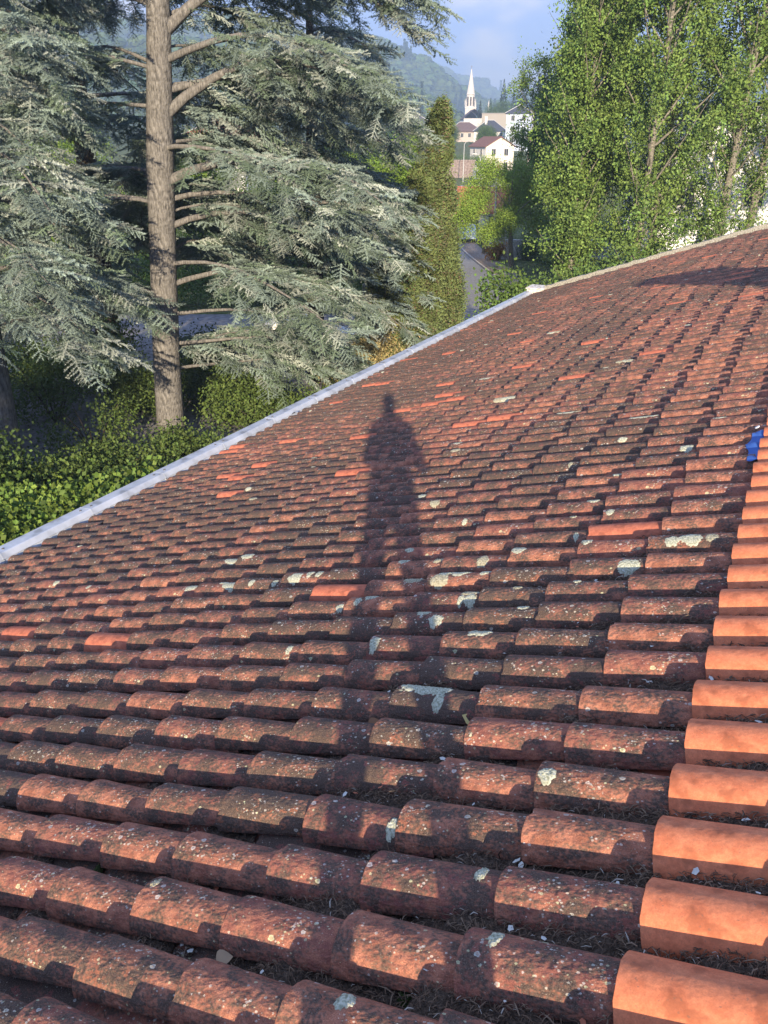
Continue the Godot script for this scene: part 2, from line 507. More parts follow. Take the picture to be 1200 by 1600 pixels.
func extrude(b: MB, pts: Array, za: float, zb: float) -> void: # closed outline in xy, swept along z
	var n := pts.size()
	var mid := Vector2.ZERO
	for p in pts: mid += p / n
	for i in n:
		var p: Vector2 = pts[i]; var q: Vector2 = pts[(i + 1) % n]
		var d := (q - p).orthogonal().normalized()
		if d.dot((p + q) * 0.5 - mid) < 0: d = -d
		b.quad(Vector3(p.x, p.y, za), Vector3(q.x, q.y, za), Vector3(q.x, q.y, zb), Vector3(p.x, p.y, zb), Vector3(d.x, d.y, 0))
	for z in [za, zb]:
		for i in range(1, n - 1):
			var s := b.v.size(); var nn := Vector3(0, 0, -1 if z < zb else 1)
			if za > zb: nn = -nn
			for p in [pts[0], pts[i], pts[i + 1]]: b.vert(Vector3(p.x, p.y, z), nn)
			b.face(s, s + 1, s + 2)

func zinc_edge(to_house: Transform3D) -> void:
	rng.seed = 9
	var x := -EAVE_C * COURSE
	var prof := [Vector2(x, -0.075), Vector2(x - 0.012, -0.012), Vector2(x - 0.004, -0.006), Vector2(x - 0.016, 0.058), Vector2(x - 0.024, 0.066), Vector2(x - 0.175, 0.106), Vector2(x - 0.185, 0.098), Vector2(x - 0.20, -0.08)]
	var step := 5.72
	var k := -14.0 + 2.2
	var head := MB.new(); head.disc(Vector3(0, 0.004, 0), Vector3.UP, 0.013, 10); head.tube([Vector3(0, -0.004, 0), Vector3(0, 0.004, 0)], [0.015, 0.013], 10)
	var head_m := head.mesh()
	while k < 98.0:
		var k2 := minf(k + step, 98.6)
		var b := MB.new()
		var za := -k * PITCH; var zb := -k2 * PITCH + 0.006
		var dy := rr(-0.004, 0.004)
		var pr := []
		for p in prof: pr.append(p + Vector2(rr(-0.0015, 0.0015), dy))
		extrude(b, pr, za, zb)
		# folded lip that laps over the next length
		var lip := []
		for p in pr: lip.append(Vector2(p.x + (0.002 if p.x > x - 0.1 else -0.002), p.y + 0.002))
		extrude(b, lip, zb + 0.012, zb - 0.003)
		var seg := put("coping", b.mesh(), mats.zinc, house, to_house)
		for s in [za - 0.08, zb + 0.09]:
			var c := Vector2(x - 0.085, 0.0865 + dy)
			var tt := Transform3D(Basis(Vector3(0, 0, 1), -0.26), Vector3(c.x, c.y, s + rr(-0.02, 0.02)))
			put("screw", head_m, mats.screw, seg, tt)
		k = k2
	# a loose flap of sheet metal by one joint
	var f := MB.new()
	var fz := -41.6 * PITCH
	var rows := 5
	for i in rows + 1:
		for j in 3:
			var t := float(i) / rows
			f.vert(Vector3(x + 0.005 + 0.10 * t, -0.004 + 0.045 * sin(t * 2.2) - 0.02 * t, fz - 0.05 * j + 0.02 * t * (j - 1)), Vector3(0.2, 1, 0).normalized(), Vector2(t, j / 2.0))
	for i in rows:
		for j in 2:
			var q := i * 3 + j
			f.face(q, q + 1, q + 3); f.face(q + 1, q + 4, q + 3)
	put("metal_flap", f.mesh(), mats.zinc, house, to_house)

func on_tile(c0: int, k0: int, x: float, z: float, lift: float) -> Vector3: # a point on a cover tile, X up from its lower end and Z across
	var t := clampf(x / TLEN, 0.0, 1.0)
	var q := clampf(absf(z) / lerpf(TW0, TW1, t), 0.0, 0.985)
	return (laid[Vector2i(c0, k0)] as Transform3D) * Vector3(x, lerpf(TH0, TH1, t) * pow(sqrt(1.0 - q * q), 0.92) + lift * sqrt(1.0 - q * q * 0.5), z)

func roof_details() -> void:
	rng.seed = 21
	var crust := mat(Color.WHITE, 1.0, ramp_tex(41, 0.06, 256, [lin(0.20, 0.21, 0.14), lin(0.42, 0.43, 0.32), lin(0.58, 0.58, 0.46)], 2.2), 6.0, bump_tex(42, 0.08, 256, 6.0), 1.0)
	var crust2 := mat(Color.WHITE, 1.0, ramp_tex(43, 0.06, 256, [lin(0.20, 0.18, 0.12), lin(0.36, 0.34, 0.23), lin(0.48, 0.45, 0.33)], 2.2), 6.0, bump_tex(42, 0.08, 256, 6.0), 1.0)
	var to_house := Transform3D(Basis.IDENTITY, Vector3(0, 0, 8)) * roof_t
	var list := [[2.63, 5.25, 0.13, 0.09], [2.45, 4.61, 0.05, 0.08], [3.99, 6.62, 0.06, 0.08], [3.38, 7.58, 0.085, 0.06], [3.61, 8.3, 0.09, 0.06], [2.58, 7.2, 0.12, 0.05], [3.54, 10.4, 0.17, 0.14], [4.03, 11.2, 0.08, 0.06], [4.3, 10.3, 0.12, 0.05], [3.79, 9.8, 0.12, 0.08], [3.2, 9.26, 0.10, 0.06], [4.68, 9.4, 0.07, 0.07], [6.74, 10.8, 0.11, 0.10], [6.49, 11.0, 0.05, 0.06], [6.3, 11.0, 0.05, 0.06], [8.28, 11.0, 0.16, 0.05], [3.04, 10.3, 0.06, 0.07], [2.92, 11.0, 0.08, 0.08], [4.79, 11.3, 0.07, 0.05], [1.18, 9.8, 0.12, 0.07], [0.46, 10.9, 0.13, 0.07], [2.31, 14.1, 0.08, 0.05], [1.99, 11.2, 0.06, 0.08], [2.1, 16.4, 0.07, 0.06], [1.66, 9.14, 0.04, 0.03], [2.54, 9.3, 0.05, 0.04], [3.29, 8.7, 0.035, 0.05], [1.23, 17.8, 0.10, 0.04], [0.89, 20.2, 0.10, 0.05], [7.14, 10.8, 0.05, 0.05], [9.15, 13.0, 0.18, 0.05], [6.86, 23.1, 0.10, 0.09], [6.7, 22.0, 0.10, 0.06], [7.39, 30.8, 0.25, 0.09], [2.46, 22.2, 0.17, 0.06], [5.48, 15.8, 0.09, 0.06], [5.05, 8.8, 0.05, 0.05], [4.83, 8.9, 0.045, 0.05], [1.12, 1.38, 0.036, 0.05], [0.8, 0.36, 0.036, 0.05], [3.93, 0.2, 0.026, 0.03], [0.95, 2.9, 0.06, 0.05], [2.15, 1.8, 0.04, 0.05], [1.61, -0.6, 0.05, 0.05], [3.03, 8.8, 0.07, 0.06], [1.89, 12.9, 0.05, 0.05], [2.3, 8.2, 0.06, 0.05], [9.19, 11.0, 0.12, 0.05], [7.64, 10.8, 0.05, 0.05], [4.26, 34.0, 0.16, 0.07], [9.58, 38.0, 0.17, 0.09], [4.5, 25.2, 0.14, 0.07], [9.74, 52.0, 0.26, 0.10], [6.12, 17.0, 0.07, 0.06], [5.21, 6.9, 0.04, 0.05]]
	for q in list.duplicate():
		q[2] *= 0.95; q[3] *= 1.15
		if q[2] > 0.115:
			for e in 2: list.append([q[0] + (0.2 if e else -0.2) + rr(-0.05, 0.05), q[1] + rr(-0.15, 0.15), q[2] * rr(0.4, 0.75), q[3] * rr(0.6, 0.9)])
	for i in 70: # smaller and farther crusts scattered over the field
		var kk := 12.0 + 80.0 * pow(rng.randf(), 1.3)
		list.append([rr(0.5, 18.5), roundf(kk) + rr(-0.2, 0.2), 0.03 + 0.07 * pow(rng.randf(), 2.0), rr(0.03, 0.06)])
	for q in list:
		var b := MB.new()
		var rings := 4; var spokes := 36
		var k0 := int(roundf(q[1])); var c0 := int(ceilf(q[0]))
		if not laid.has(Vector2i(c0, k0)): continue
		var rx := minf(q[2] * 0.5, 0.060); var rz := clampf(maxf(q[3], q[2] * 0.7) * 0.55, 0.012, 0.047)
		var x0: float = clampf((c0 - q[0]) * COURSE, rx * 1.15, COURSE - 0.02 - rx * 1.15)
		var z0: float = clampf(-(q[1] - k0) * PITCH, -0.03, 0.035)
		var pn := noise(rng.randi() % 9999, 1.0, 3)
		for ring in rings + 1:
			for s in spokes:
				var an := TAU * s / spokes
				var edge := 1.0 + 0.32 * pn.get_noise_2d(cos(an) * 1.0, sin(an) * 1.0) + 0.28 * pn.get_noise_2d(cos(an) * 7.0, sin(an) * 7.0)
				var rad := pow(float(ring) / rings, 0.8) * edge
				var x: float = x0 + cos(an) * rad * rx
				var z: float = z0 + sin(an) * rad * rz
				var lift := 0.0035 + 0.003 * pn.get_noise_2d(x * 90.0, z * 90.0) if ring < rings else -0.002
				b.vert(on_tile(c0, k0, x, clampf(z, -0.082, 0.082), lift), Vector3.UP, Vector2(x, z))
		for ring in rings:
			for s in spokes:
				var a0 := ring * spokes + s; var a1 := ring * spokes + (s + 1) % spokes
				b.face(a0, a1, a0 + spokes); b.face(a1, a1 + spokes, a0 + spokes)
		var st := SurfaceTool.new(); st.create_from(b.mesh(), 0); st.generate_normals()
		put("lichen_crust", st.commit(), crust if rng.randf() < 0.8 else crust2, house, to_house)
	# rake: a bed of mortar grown over with lichen, along the far gable
	var rake := MB.new()
	var mn := noise(61, 2.2, 4)
	var nx := 170; var prof := [[-1.2, -0.10], [-0.95, 0.03], [-0.4, 0.075], [0.1, 0.085], [0.7, 0.07], [1.0, 0.0], [1.05, -0.25]]
	for i in nx + 1:
		var x := lerpf(-EAVE_C * COURSE + 0.3, 4.4, float(i) / nx)
		for p in prof:
			var y: float = p[1] + 0.035 * mn.get_noise_2d(x * 2.0, p[0] * 3.0)
			rake.vert(Vector3(x, y, -(RAKE_K - 1.0 + p[0]) * PITCH + 0.02 * mn.get_noise_2d(x * 3.0, p[0] + 9.0)), Vector3(0, 0.8, 0.6 if p[0] < 0 else -0.6).normalized(), Vector2(x, p[0]))
	for i in nx:
		for j in prof.size() - 1:
			var a := i * prof.size() + j
			rake.face(a, a + 1, a + prof.size()); rake.face(a + 1, a + prof.size() + 1, a + prof.size())
	put("mortar_verge", rake.mesh(), mat(Color.WHITE, 1.0, ramp_tex(62, 0.09, 256, [lin(0.07, 0.06, 0.05), lin(0.24, 0.21, 0.16), lin(0.46, 0.43, 0.30), lin(0.55, 0.52, 0.44)], 2.2), 1.6), house, to_house)
	# pale masonry block at the corner of eave and gable
	var blk := MB.new()
	var w := roof_t * Vector3(-EAVE_C * COURSE + 0.06, 0.0, -99.6 * PITCH) + Vector3(0, 0, 8)
	var yb := atan2(RU.z, RU.x)
	blk.box(Vector3(-0.22, -0.5, -0.28), Vector3(0.24, 0.09, 0.28), Transform3D(Basis(Vector3.UP, -yb), w))
	blk.box(Vector3(-0.25, 0.092, -0.31), Vector3(0.27, 0.13, 0.31), Transform3D(Basis(Vector3.UP, -yb), w))
	put("corner_block", blk.mesh(), mat(Color.WHITE, 0.95, ramp_tex(64, 0.05, 128, [lin(0.30, 0.27, 0.24), lin(0.62, 0.60, 0.56), lin(0.72, 0.70, 0.66)], 1.5), 1.5), house)
	litter(to_house)
	tarp()

func litter(to_house: Transform3D) -> void:
	# soil and cedar needles that gathered in the channels between the rows
	var n1 := noise(71, 0.55, 3); var n2 := noise(72, 4.0, 4)
	var soil := MB.new()
	var spots := []
	for k in range(-6, 26):
		var nx := 260; var zs := [-0.26, -0.14, 0.0, 0.14, 0.26]
		var prev := -1
		for i in nx + 1:
			var c := lerpf(-3.0, 17.0, float(i) / nx)
			var want := n1.get_noise_2d(c * 1.3, k * 3.7) + 0.34 - 0.11 * c + (0.25 if c < 3.0 and k < 12 else 0.0)
			if k > 10: want -= 0.05 * (k - 10)
			if c > 5.0: want = maxf(want, n1.get_noise_2d(c * 3.0 + 40.0, k * 5.1) - 0.22)
			var fill := clampf(want * 1.6, 0.0, 1.0)
			if fill < 0.02: prev = -1; continue
			var row := soil.v.size()
			for z in zs:
				var edge: float = 1.0 - absf(z) / 0.26 * 0.4
				var y: float = TBASE - 0.038 + fill * 0.062 * edge + 0.022 * n2.get_noise_2d(c * 1.4, (k + z) * 4.0) + absf(z) * 0.06
				soil.vert(Vector3(-c * COURSE, y, -(k + 0.5 + z) * PITCH), Vector3(n2.get_noise_2d(c * 3.0, k + z) * 0.5, 1, 0).normalized(), Vector2(c, z))
			if prev >= 0:
				for j in 4:
					soil.face(prev + j, prev + j + 1, row + j); soil.face(prev + j + 1, row + j + 1, row + j)
			prev = row
			spots.append([c, k, fill])
	var so := put("soil", soil.mesh(), mat(Color.WHITE, 1.0, ramp_tex(73, 0.08, 256, [lin(0.035, 0.025, 0.018), lin(0.085, 0.06, 0.042), lin(0.14, 0.10, 0.072)], 1.8), 4.0, bump_tex(74, 0.1, 256, 8.0), 1.5))
	so.transform = roof_t
	tag(so, "dark crumbly soil lying in the channels between tile rows", "soil", "", "stuff")
	var needle := MB.new()
	needle.tube([Vector3(-0.5, 0, 0), Vector3(0.0, 0.04, 0), Vector3(0.5, 0, 0)], [0.010, 0.014, 0.006], 3)
	var ts := []; var cols := []
	for i in 90000:
		var s: Array = spots[rng.randi() % spots.size()]
		if rng.randf() > 0.35 + s[2] * 0.8: continue
		if s[1] > 12 and rng.randf() < 0.6: continue
		var z := clampf(rng.randfn(0.0, 0.13), -0.3, 0.3)
		var c: float = s[0] + rr(-0.06, 0.06)
		var y: float = TBASE - 0.031 + s[2] * 0.062 * (1.0 - absf(z) / 0.26 * 0.4) + absf(z) * 0.06 + rr(-0.004, 0.012)
		var d := Vector3(rr(-1, 1), rr(-0.25, 0.35), rr(-0.8, 0.8))
		var l := rr(0.008, 0.030)
		var t := facing(Vector3(-c * COURSE, y, -(s[1] + 0.5 + z) * PITCH), d, Vector3.UP, 1.0)
		t.basis = t.basis * Basis.from_scale(Vector3(l, 0.085, 0.085) if rng.randf() < 0.9 else Vector3(l * 1.6, 0.16, 0.16))
		ts.append(roof_t * t)
		var q := rng.randf()
		cols.append(Color(0.14, 0.09, 0.06) if q < 0.5 else (Color(0.22, 0.155, 0.105) if q < 0.78 else (Color(0.065, 0.045, 0.032) if q < 0.965 else Color(0.42, 0.38, 0.32))))
	var m := leaf_mat(0.0); m.roughness = 0.95
	var nd := many("needle_litter", needle.mesh(), m, ts, cols)
	tag(nd, "fallen brown conifer needles and twigs strewn along the tile channels", "litter", "", "stuff")
	# flakes of bark, lichen and mortar
	var flake := MB.new()
	for i in 5: flake.tri(Vector3.ZERO, Vector3(cos(i * 1.2566) * (0.8 + 0.3 * sin(i * 2.0)), 0.12 * (i % 2), sin(i * 1.2566)), Vector3(cos((i + 1) * 1.2566) * (0.8 + 0.3 * sin((i + 1) * 2.0)), 0.12 * ((i + 1) % 2), sin((i + 1) * 1.2566)))
	ts = []; cols = []
	for i in 900:
		var s: Array = spots[rng.randi() % spots.size()]
		var z := rr(-0.24, 0.24)
		var sc := rr(0.004, 0.014)
		ts.append(roof_t * Transform3D(Basis.from_euler(Vector3(rr(-0.5, 0.5), rr(0, 6), rr(-0.5, 0.5))).scaled(Vector3.ONE * sc), Vector3(-(s[0] + rr(-0.05, 0.05)) * COURSE, TBASE - 0.022 + s[2] * 0.062 + absf(z) * 0.06, -(s[1] + 0.5 + z) * PITCH)))
		var q := rng.randf()
		cols.append(Color(0.55, 0.55, 0.50) if q < 0.4 else (Color(0.12, 0.08, 0.05) if q < 0.8 else Color(0.40, 0.14, 0.08)))
	tag(many("flake_litter", flake.mesh(), m, ts, cols), "pale and brown flakes of bark and lichen on the needle litter", "litter", "", "stuff")
	# moss cushions
	var moss_m := mat(Color.WHITE, 1.0, ramp_tex(75, 0.12, 128, [lin(0.015, 0.022, 0.008), lin(0.05, 0.07, 0.018), lin(0.10, 0.13, 0.035)], 1.6), 14.0, bump_tex(76, 0.15, 128, 10.0), 2.0)
	for q in [[1.64, -0.6], [3.22, 2.4], [4.3, 3.45], [6.57, 3.6], [1.41, -0.4], [4.02, 1.45], [4.72, 1.45], [2.91, -0.55], [3.0, -0.85], [2.4, -0.7], [1.61, 6.4], [3.16, 2.6], [5.87, 6.45], [5.06, 0.6], [12.16, 8.5], [7.4, 5.5], [9.0, 6.5], [8.2, 3.5], [2.2, 5.55], [6.0, 9.5]]:
		var b := MB.new()
		var sx := rr(0.022, 0.04); var sz := rr(0.014, 0.024)
		var pn := noise(rng.randi() % 1000, 1.0, 3)
		var kk := floorf(q[1]) + 0.5 + clampf(q[1] - floorf(q[1]) - 0.5, -0.14, 0.14)
		for r in 5:
			for s in 14:
				var an := TAU * s / 14.0; var el := r / 4.0 * PI * 0.5
				var d := Vector3(cos(an) * cos(el), sin(el), sin(an) * cos(el))
				var sc := 1.0 + 0.5 * pn.get_noise_3dv(d * 2.2)
				b.vert(Vector3(d.x * sx, d.y * 0.022, d.z * sz) * sc, d, Vector2(an, el))
		for r in 4:
			for s in 14:
				var a0 := r * 14 + s; var a1 := r * 14 + (s + 1) % 14
				b.face(a0, a1, a0 + 14); b.face(a1, a1 + 14, a0 + 14)
		var o := put("moss", b.mesh(), moss_m)
		o.transform = roof_t * Transform3D(Basis(Vector3.UP, rr(0, 6)), Vector3(-q[0] * COURSE, TBASE - 0.035 + absf(kk - floorf(kk) - 0.5) * 0.1, -kk * PITCH))
		tag(o, "small green moss cushion growing in a channel between tile rows", "moss", "moss cushions in the tile channels")
	# a pale chip of tile, and two dry leaves
	var chip := MB.new()
	extrude(chip, [Vector2(-0.022, 0.02), Vector2(0.02, 0.024), Vector2(0.014, -0.005), Vector2(0.0, -0.028), Vector2(-0.012, -0.012)], -0.004, 0.004)
	var co := put("tile_chip", chip.mesh(), mat(lin(0.68, 0.55, 0.22), 0.8))
	co.transform = roof_t * Transform3D(Basis.from_euler(Vector3(-0.5, 0.3, 0.0)), Vector3(-2.15 * COURSE, TBASE + 0.012, -4.62 * PITCH))
	tag(co, "pointed pale yellow chip stuck upright between two tile rows", "chip")
	for q in [[2.9, -0.5, 0.034, "curled tan dry leaf beside a moss cushion on the tiles", Color(0.42, 0.30, 0.19)], [3.18, 4.4, 0.045, "long narrow brown dry leaf lying in a tile channel", Color(0.25, 0.13, 0.07)]]:
		var b := MB.new()
		for i in 7:
			var t := i / 6.0
			for j in 3:
				var wv := sin(PI * t) * 0.42 * (j - 1)
				b.vert(Vector3(t - 0.5, 0.3 * absf(wv) + 0.18 * sin(t * 4.0), wv), Vector3(0, 1, -0.3 * (j - 1)).normalized())
		for i in 6:
			for j in 2:
				var a := i * 3 + j
				b.face(a, a + 1, a + 3); b.face(a + 1, a + 4, a + 3)
		var o := put("dry_leaf", b.mesh(), mat(lin(q[4].r, q[4].g, q[4].b), 0.9))
		o.transform = roof_t * Transform3D(Basis.from_euler(Vector3(0.6, 0.5, 0.3)).scaled(Vector3.ONE * q[2] * 1.6), Vector3(-q[0] * COURSE, TBASE + 0.01, -q[1] * PITCH))
		tag(o, q[3], "leaf")

func tarp() -> void:
	var t := thing("tarpaulin", "small crumpled blue plastic tarpaulin with a metal eyelet sticking out from under new tiles", "tarpaulin", roof_t * Vector3(0, 0, -17 * PITCH))
	var b := MB.new()
	var n1 := noise(81, 5.0, 3)
	var nx := 16; var nz := 26
	var inv := t.transform.affine_inverse() * roof_t
	for i in nx + 1:
		for j in nz + 1:
			var a := float(i) / nx; var s := float(j) / nz
			var k := lerpf(15.7, 18.5, s)
			var ragged := 0.016 * sin(s * 7.5 + 0.6) + 0.012 * n1.get_noise_2d(s * 1.0, 3.0)
			var x := lerpf(-0.068 + ragged, 0.20, a)
			var fold := 0.012 * n1.get_noise_2d(a * 1.0, s * 2.0) - 0.010 * absf(sin(s * 8.0)) * (1.0 - a)
			var y := -0.002 - 0.022 * absf(sin(k * PI)) + fold - 0.03 * smoothstep(0.2, 0.45, a)
			b.vert(inv * Vector3(x, y, -k * PITCH), Vector3.UP, Vector2(a, s))
	for i in nx:
		for j in nz:
			var q := i * (nz + 1) + j
			b.face(q, q + 1, q + nz + 1); b.face(q + 1, q + nz + 2, q + nz + 1)
	var m := b.mesh(); var st := SurfaceTool.new(); st.create_from(m, 0); st.generate_normals()
	var blue := mat(lin(0.04, 0.11, 0.36), 0.5); blue.cull_mode = BaseMaterial3D.CULL_DISABLED
	put("sheet", st.commit(), blue, t)
	var ring := TorusMesh.new(); ring.inner_radius = 0.007; ring.outer_radius = 0.016; ring.rings = 20; ring.ring_segments = 8
	var at := inv * Transform3D(Basis(Vector3(0, 0, 1), 0.3), Vector3(-0.04, 0.006, -18.25 * PITCH))
	var eye := put("eyelet", ring, mat(lin(0.6, 0.62, 0.65), 0.3), t, at)
	var hole := MB.new(); hole.disc(Vector3(0, 0.001, 0), Vector3.UP, 0.009)
	put("hole", hole.mesh(), mat(lin(0.01, 0.01, 0.012)), eye)

# ---------------------------------------------------------------- land
func land(x: float, z: float) -> float: # height of the ground
	var d := -z
	var h := 0.0
	if d > 185.0: h = minf((d - 185.0) * 0.042, 15.0)
	return h

func ground_and_roads() -> void:
	var b := MB.new()
	var xs := []; var zs := []
	for i in 41:
		var t := (i - 20) / 20.0
		xs.append(signf(t) * pow(absf(t), 2.2) * 2000.0 + 10.0)
	for i in 61:
		zs.append(80.0 - 3600.0 * pow(i / 60.0, 2.1))
	for z in zs:
		for x in xs: b.vert(Vector3(x, land(x, z), z), Vector3.UP, Vector2(x, z))
	for j in zs.size() - 1:
		for i in xs.size() - 1:
			var q := j * xs.size() + i
			b.face(q, q + 1, q + xs.size()); b.face(q + 1, q + xs.size() + 1, q + xs.size())
	struct("ground", b.mesh(), mat(Color.WHITE, 1.0, ramp_tex(201, 0.02, 512, [lin(0.035, 0.05, 0.018), lin(0.08, 0.11, 0.03), lin(0.13, 0.16, 0.05), lin(0.12, 0.11, 0.06)], 1.5), 0.12, bump_tex(202, 0.08, 256, 6.0), 1.0))
	var asphalt := mat(Color.WHITE, 0.9, ramp_tex(203, 0.03, 512, [lin(0.16, 0.16, 0.162), lin(0.22, 0.22, 0.222), lin(0.27, 0.268, 0.268)], 1.3), 0.25)
	# paved yard under the cedars
	var y := MB.new()
	y.quad(Vector3(-30, 0.02, -12), Vector3(-2.5, 0.02, -12), Vector3(-1.5, 0.02, -44), Vector3(-30, 0.02, -44), Vector3.UP)
	struct("yard_pavement", y.mesh(), mat(Color.WHITE, 0.95, ramp_tex(204, 0.03, 256, [lin(0.12, 0.115, 0.115), lin(0.19, 0.185, 0.19), lin(0.24, 0.235, 0.24)], 1.4), 0.3))
	# road
	var path := [Vector2(13, 10), Vector2(8.5, -25), Vector2(5.6, -42), Vector2(4.1, -57), Vector2(3.1, -76), Vector2(4.2, -100), Vector2(10, -130), Vector2(16.5, -160), Vector2(19.5, -185), Vector2(23, -215), Vector2(30, -260)]
	var cur := Curve3D.new()
	for i in path.size():
		var p0: Vector2 = path[maxi(i - 1, 0)]; var p1: Vector2 = path[mini(i + 1, path.size() - 1)]
		var tn := (p1 - p0) * 0.17
		cur.add_point(Vector3(path[i].x, 0, path[i].y), Vector3(-tn.x, 0, -tn.y), Vector3(tn.x, 0, tn.y))
	var pts := cur.tessellate_even_length(6, 1.5)
	strip("road", pts, -3.3, 3.3, 0.012, asphalt)
	strip("pavement", pts, 3.44, 5.0, 0.125, mat(Color.WHITE, 0.95, ramp_tex(205, 0.05, 256, [lin(0.17, 0.13, 0.10), lin(0.29, 0.23, 0.18), lin(0.35, 0.29, 0.24)], 1.4), 0.4))
	strip("kerb", pts, 3.3, 3.45, 0.13, mat(lin(0.40, 0.37, 0.33), 0.9))
	# crossing marks
	var white := mat(lin(0.7, 0.7, 0.68), 0.8)
	for row in [-158.0, -172.0]:
		var m := MB.new()
		var best := 0
		for i in pts.size():
			if absf(pts[i].z - row) < absf(pts[best].z - row): best = i
		var dd := (pts[best + 1] - pts[best]).normalized(); var sd := dd.cross(Vector3.UP)
		for i in 7:
			var c := pts[best] + sd * (i - 3) * 0.95
			var hy := land(c.x, c.z) + 0.02
			var q := []
			for e in [[-0.28, -1.3], [0.28, -1.3], [0.28, 1.3], [-0.28, 1.3]]: q.append(Vector3(0, hy, 0) + Vector3(c.x, 0, c.z) + sd * e[0] + dd * e[1])
			m.quad(q[0], q[1], q[2], q[3], Vector3.UP)
		struct("road_marking", m.mesh(), white)

func strip(called: String, pts: PackedVector3Array, a: float, c: float, lift: float, m: Material) -> void:
	var b := MB.new()
	for i in pts.size():
		var d := (pts[mini(i + 1, pts.size() - 1)] - pts[maxi(i - 1, 0)]).normalized()
		var s := d.cross(Vector3.UP)
		for e in [[a, -0.05], [a, lift], [c, lift], [c, -0.05]]:
			var p: Vector3 = pts[i] + s * e[0]
			b.vert(Vector3(p.x, land(p.x, p.z) + e[1], p.z), Vector3.UP, Vector2(e[0], i))
	for i in pts.size() - 1:
		for j in 3:
			var q := i * 4 + j
			b.face(q, q + 1, q + 4); b.face(q + 1, q + 5, q + 4)
	var st := SurfaceTool.new(); st.create_from(b.mesh(), 0); st.generate_normals()
	struct(called, st.commit(), m)

func crown_ball(seed_: int, conifer := false) -> ArrayMesh: # one far tree crown, ragged
	var b := MB.new(); var g := RandomNumberGenerator.new(); g.seed = seed_
	for i in 70:
		var d := Vector3(g.randfn(), g.randfn(), g.randfn()).normalized()
		var p := d * Vector3(0.5, 0.5, 0.5) * g.randf_range(0.75, 1.1)
		if conifer:
			var t := pow(g.randf(), 0.8)
			p = Vector3(d.x, 0, d.z).normalized() * (1.0 - t) * 0.30 * g.randf_range(0.6, 1.1) + Vector3(0, t * 1.6 - 0.5, 0)
		var s := d.cross(Vector3(g.randfn(), g.randfn(), g.randfn())).normalized(); var u := d.cross(s)
		var r := g.randf_range(0.18, 0.32) * (0.6 if conifer else 1.0)
		b.tri(p + s * r, p - s * r * 0.5 + u * r, p - s * r * 0.5 - u * r)
	return b.mesh()

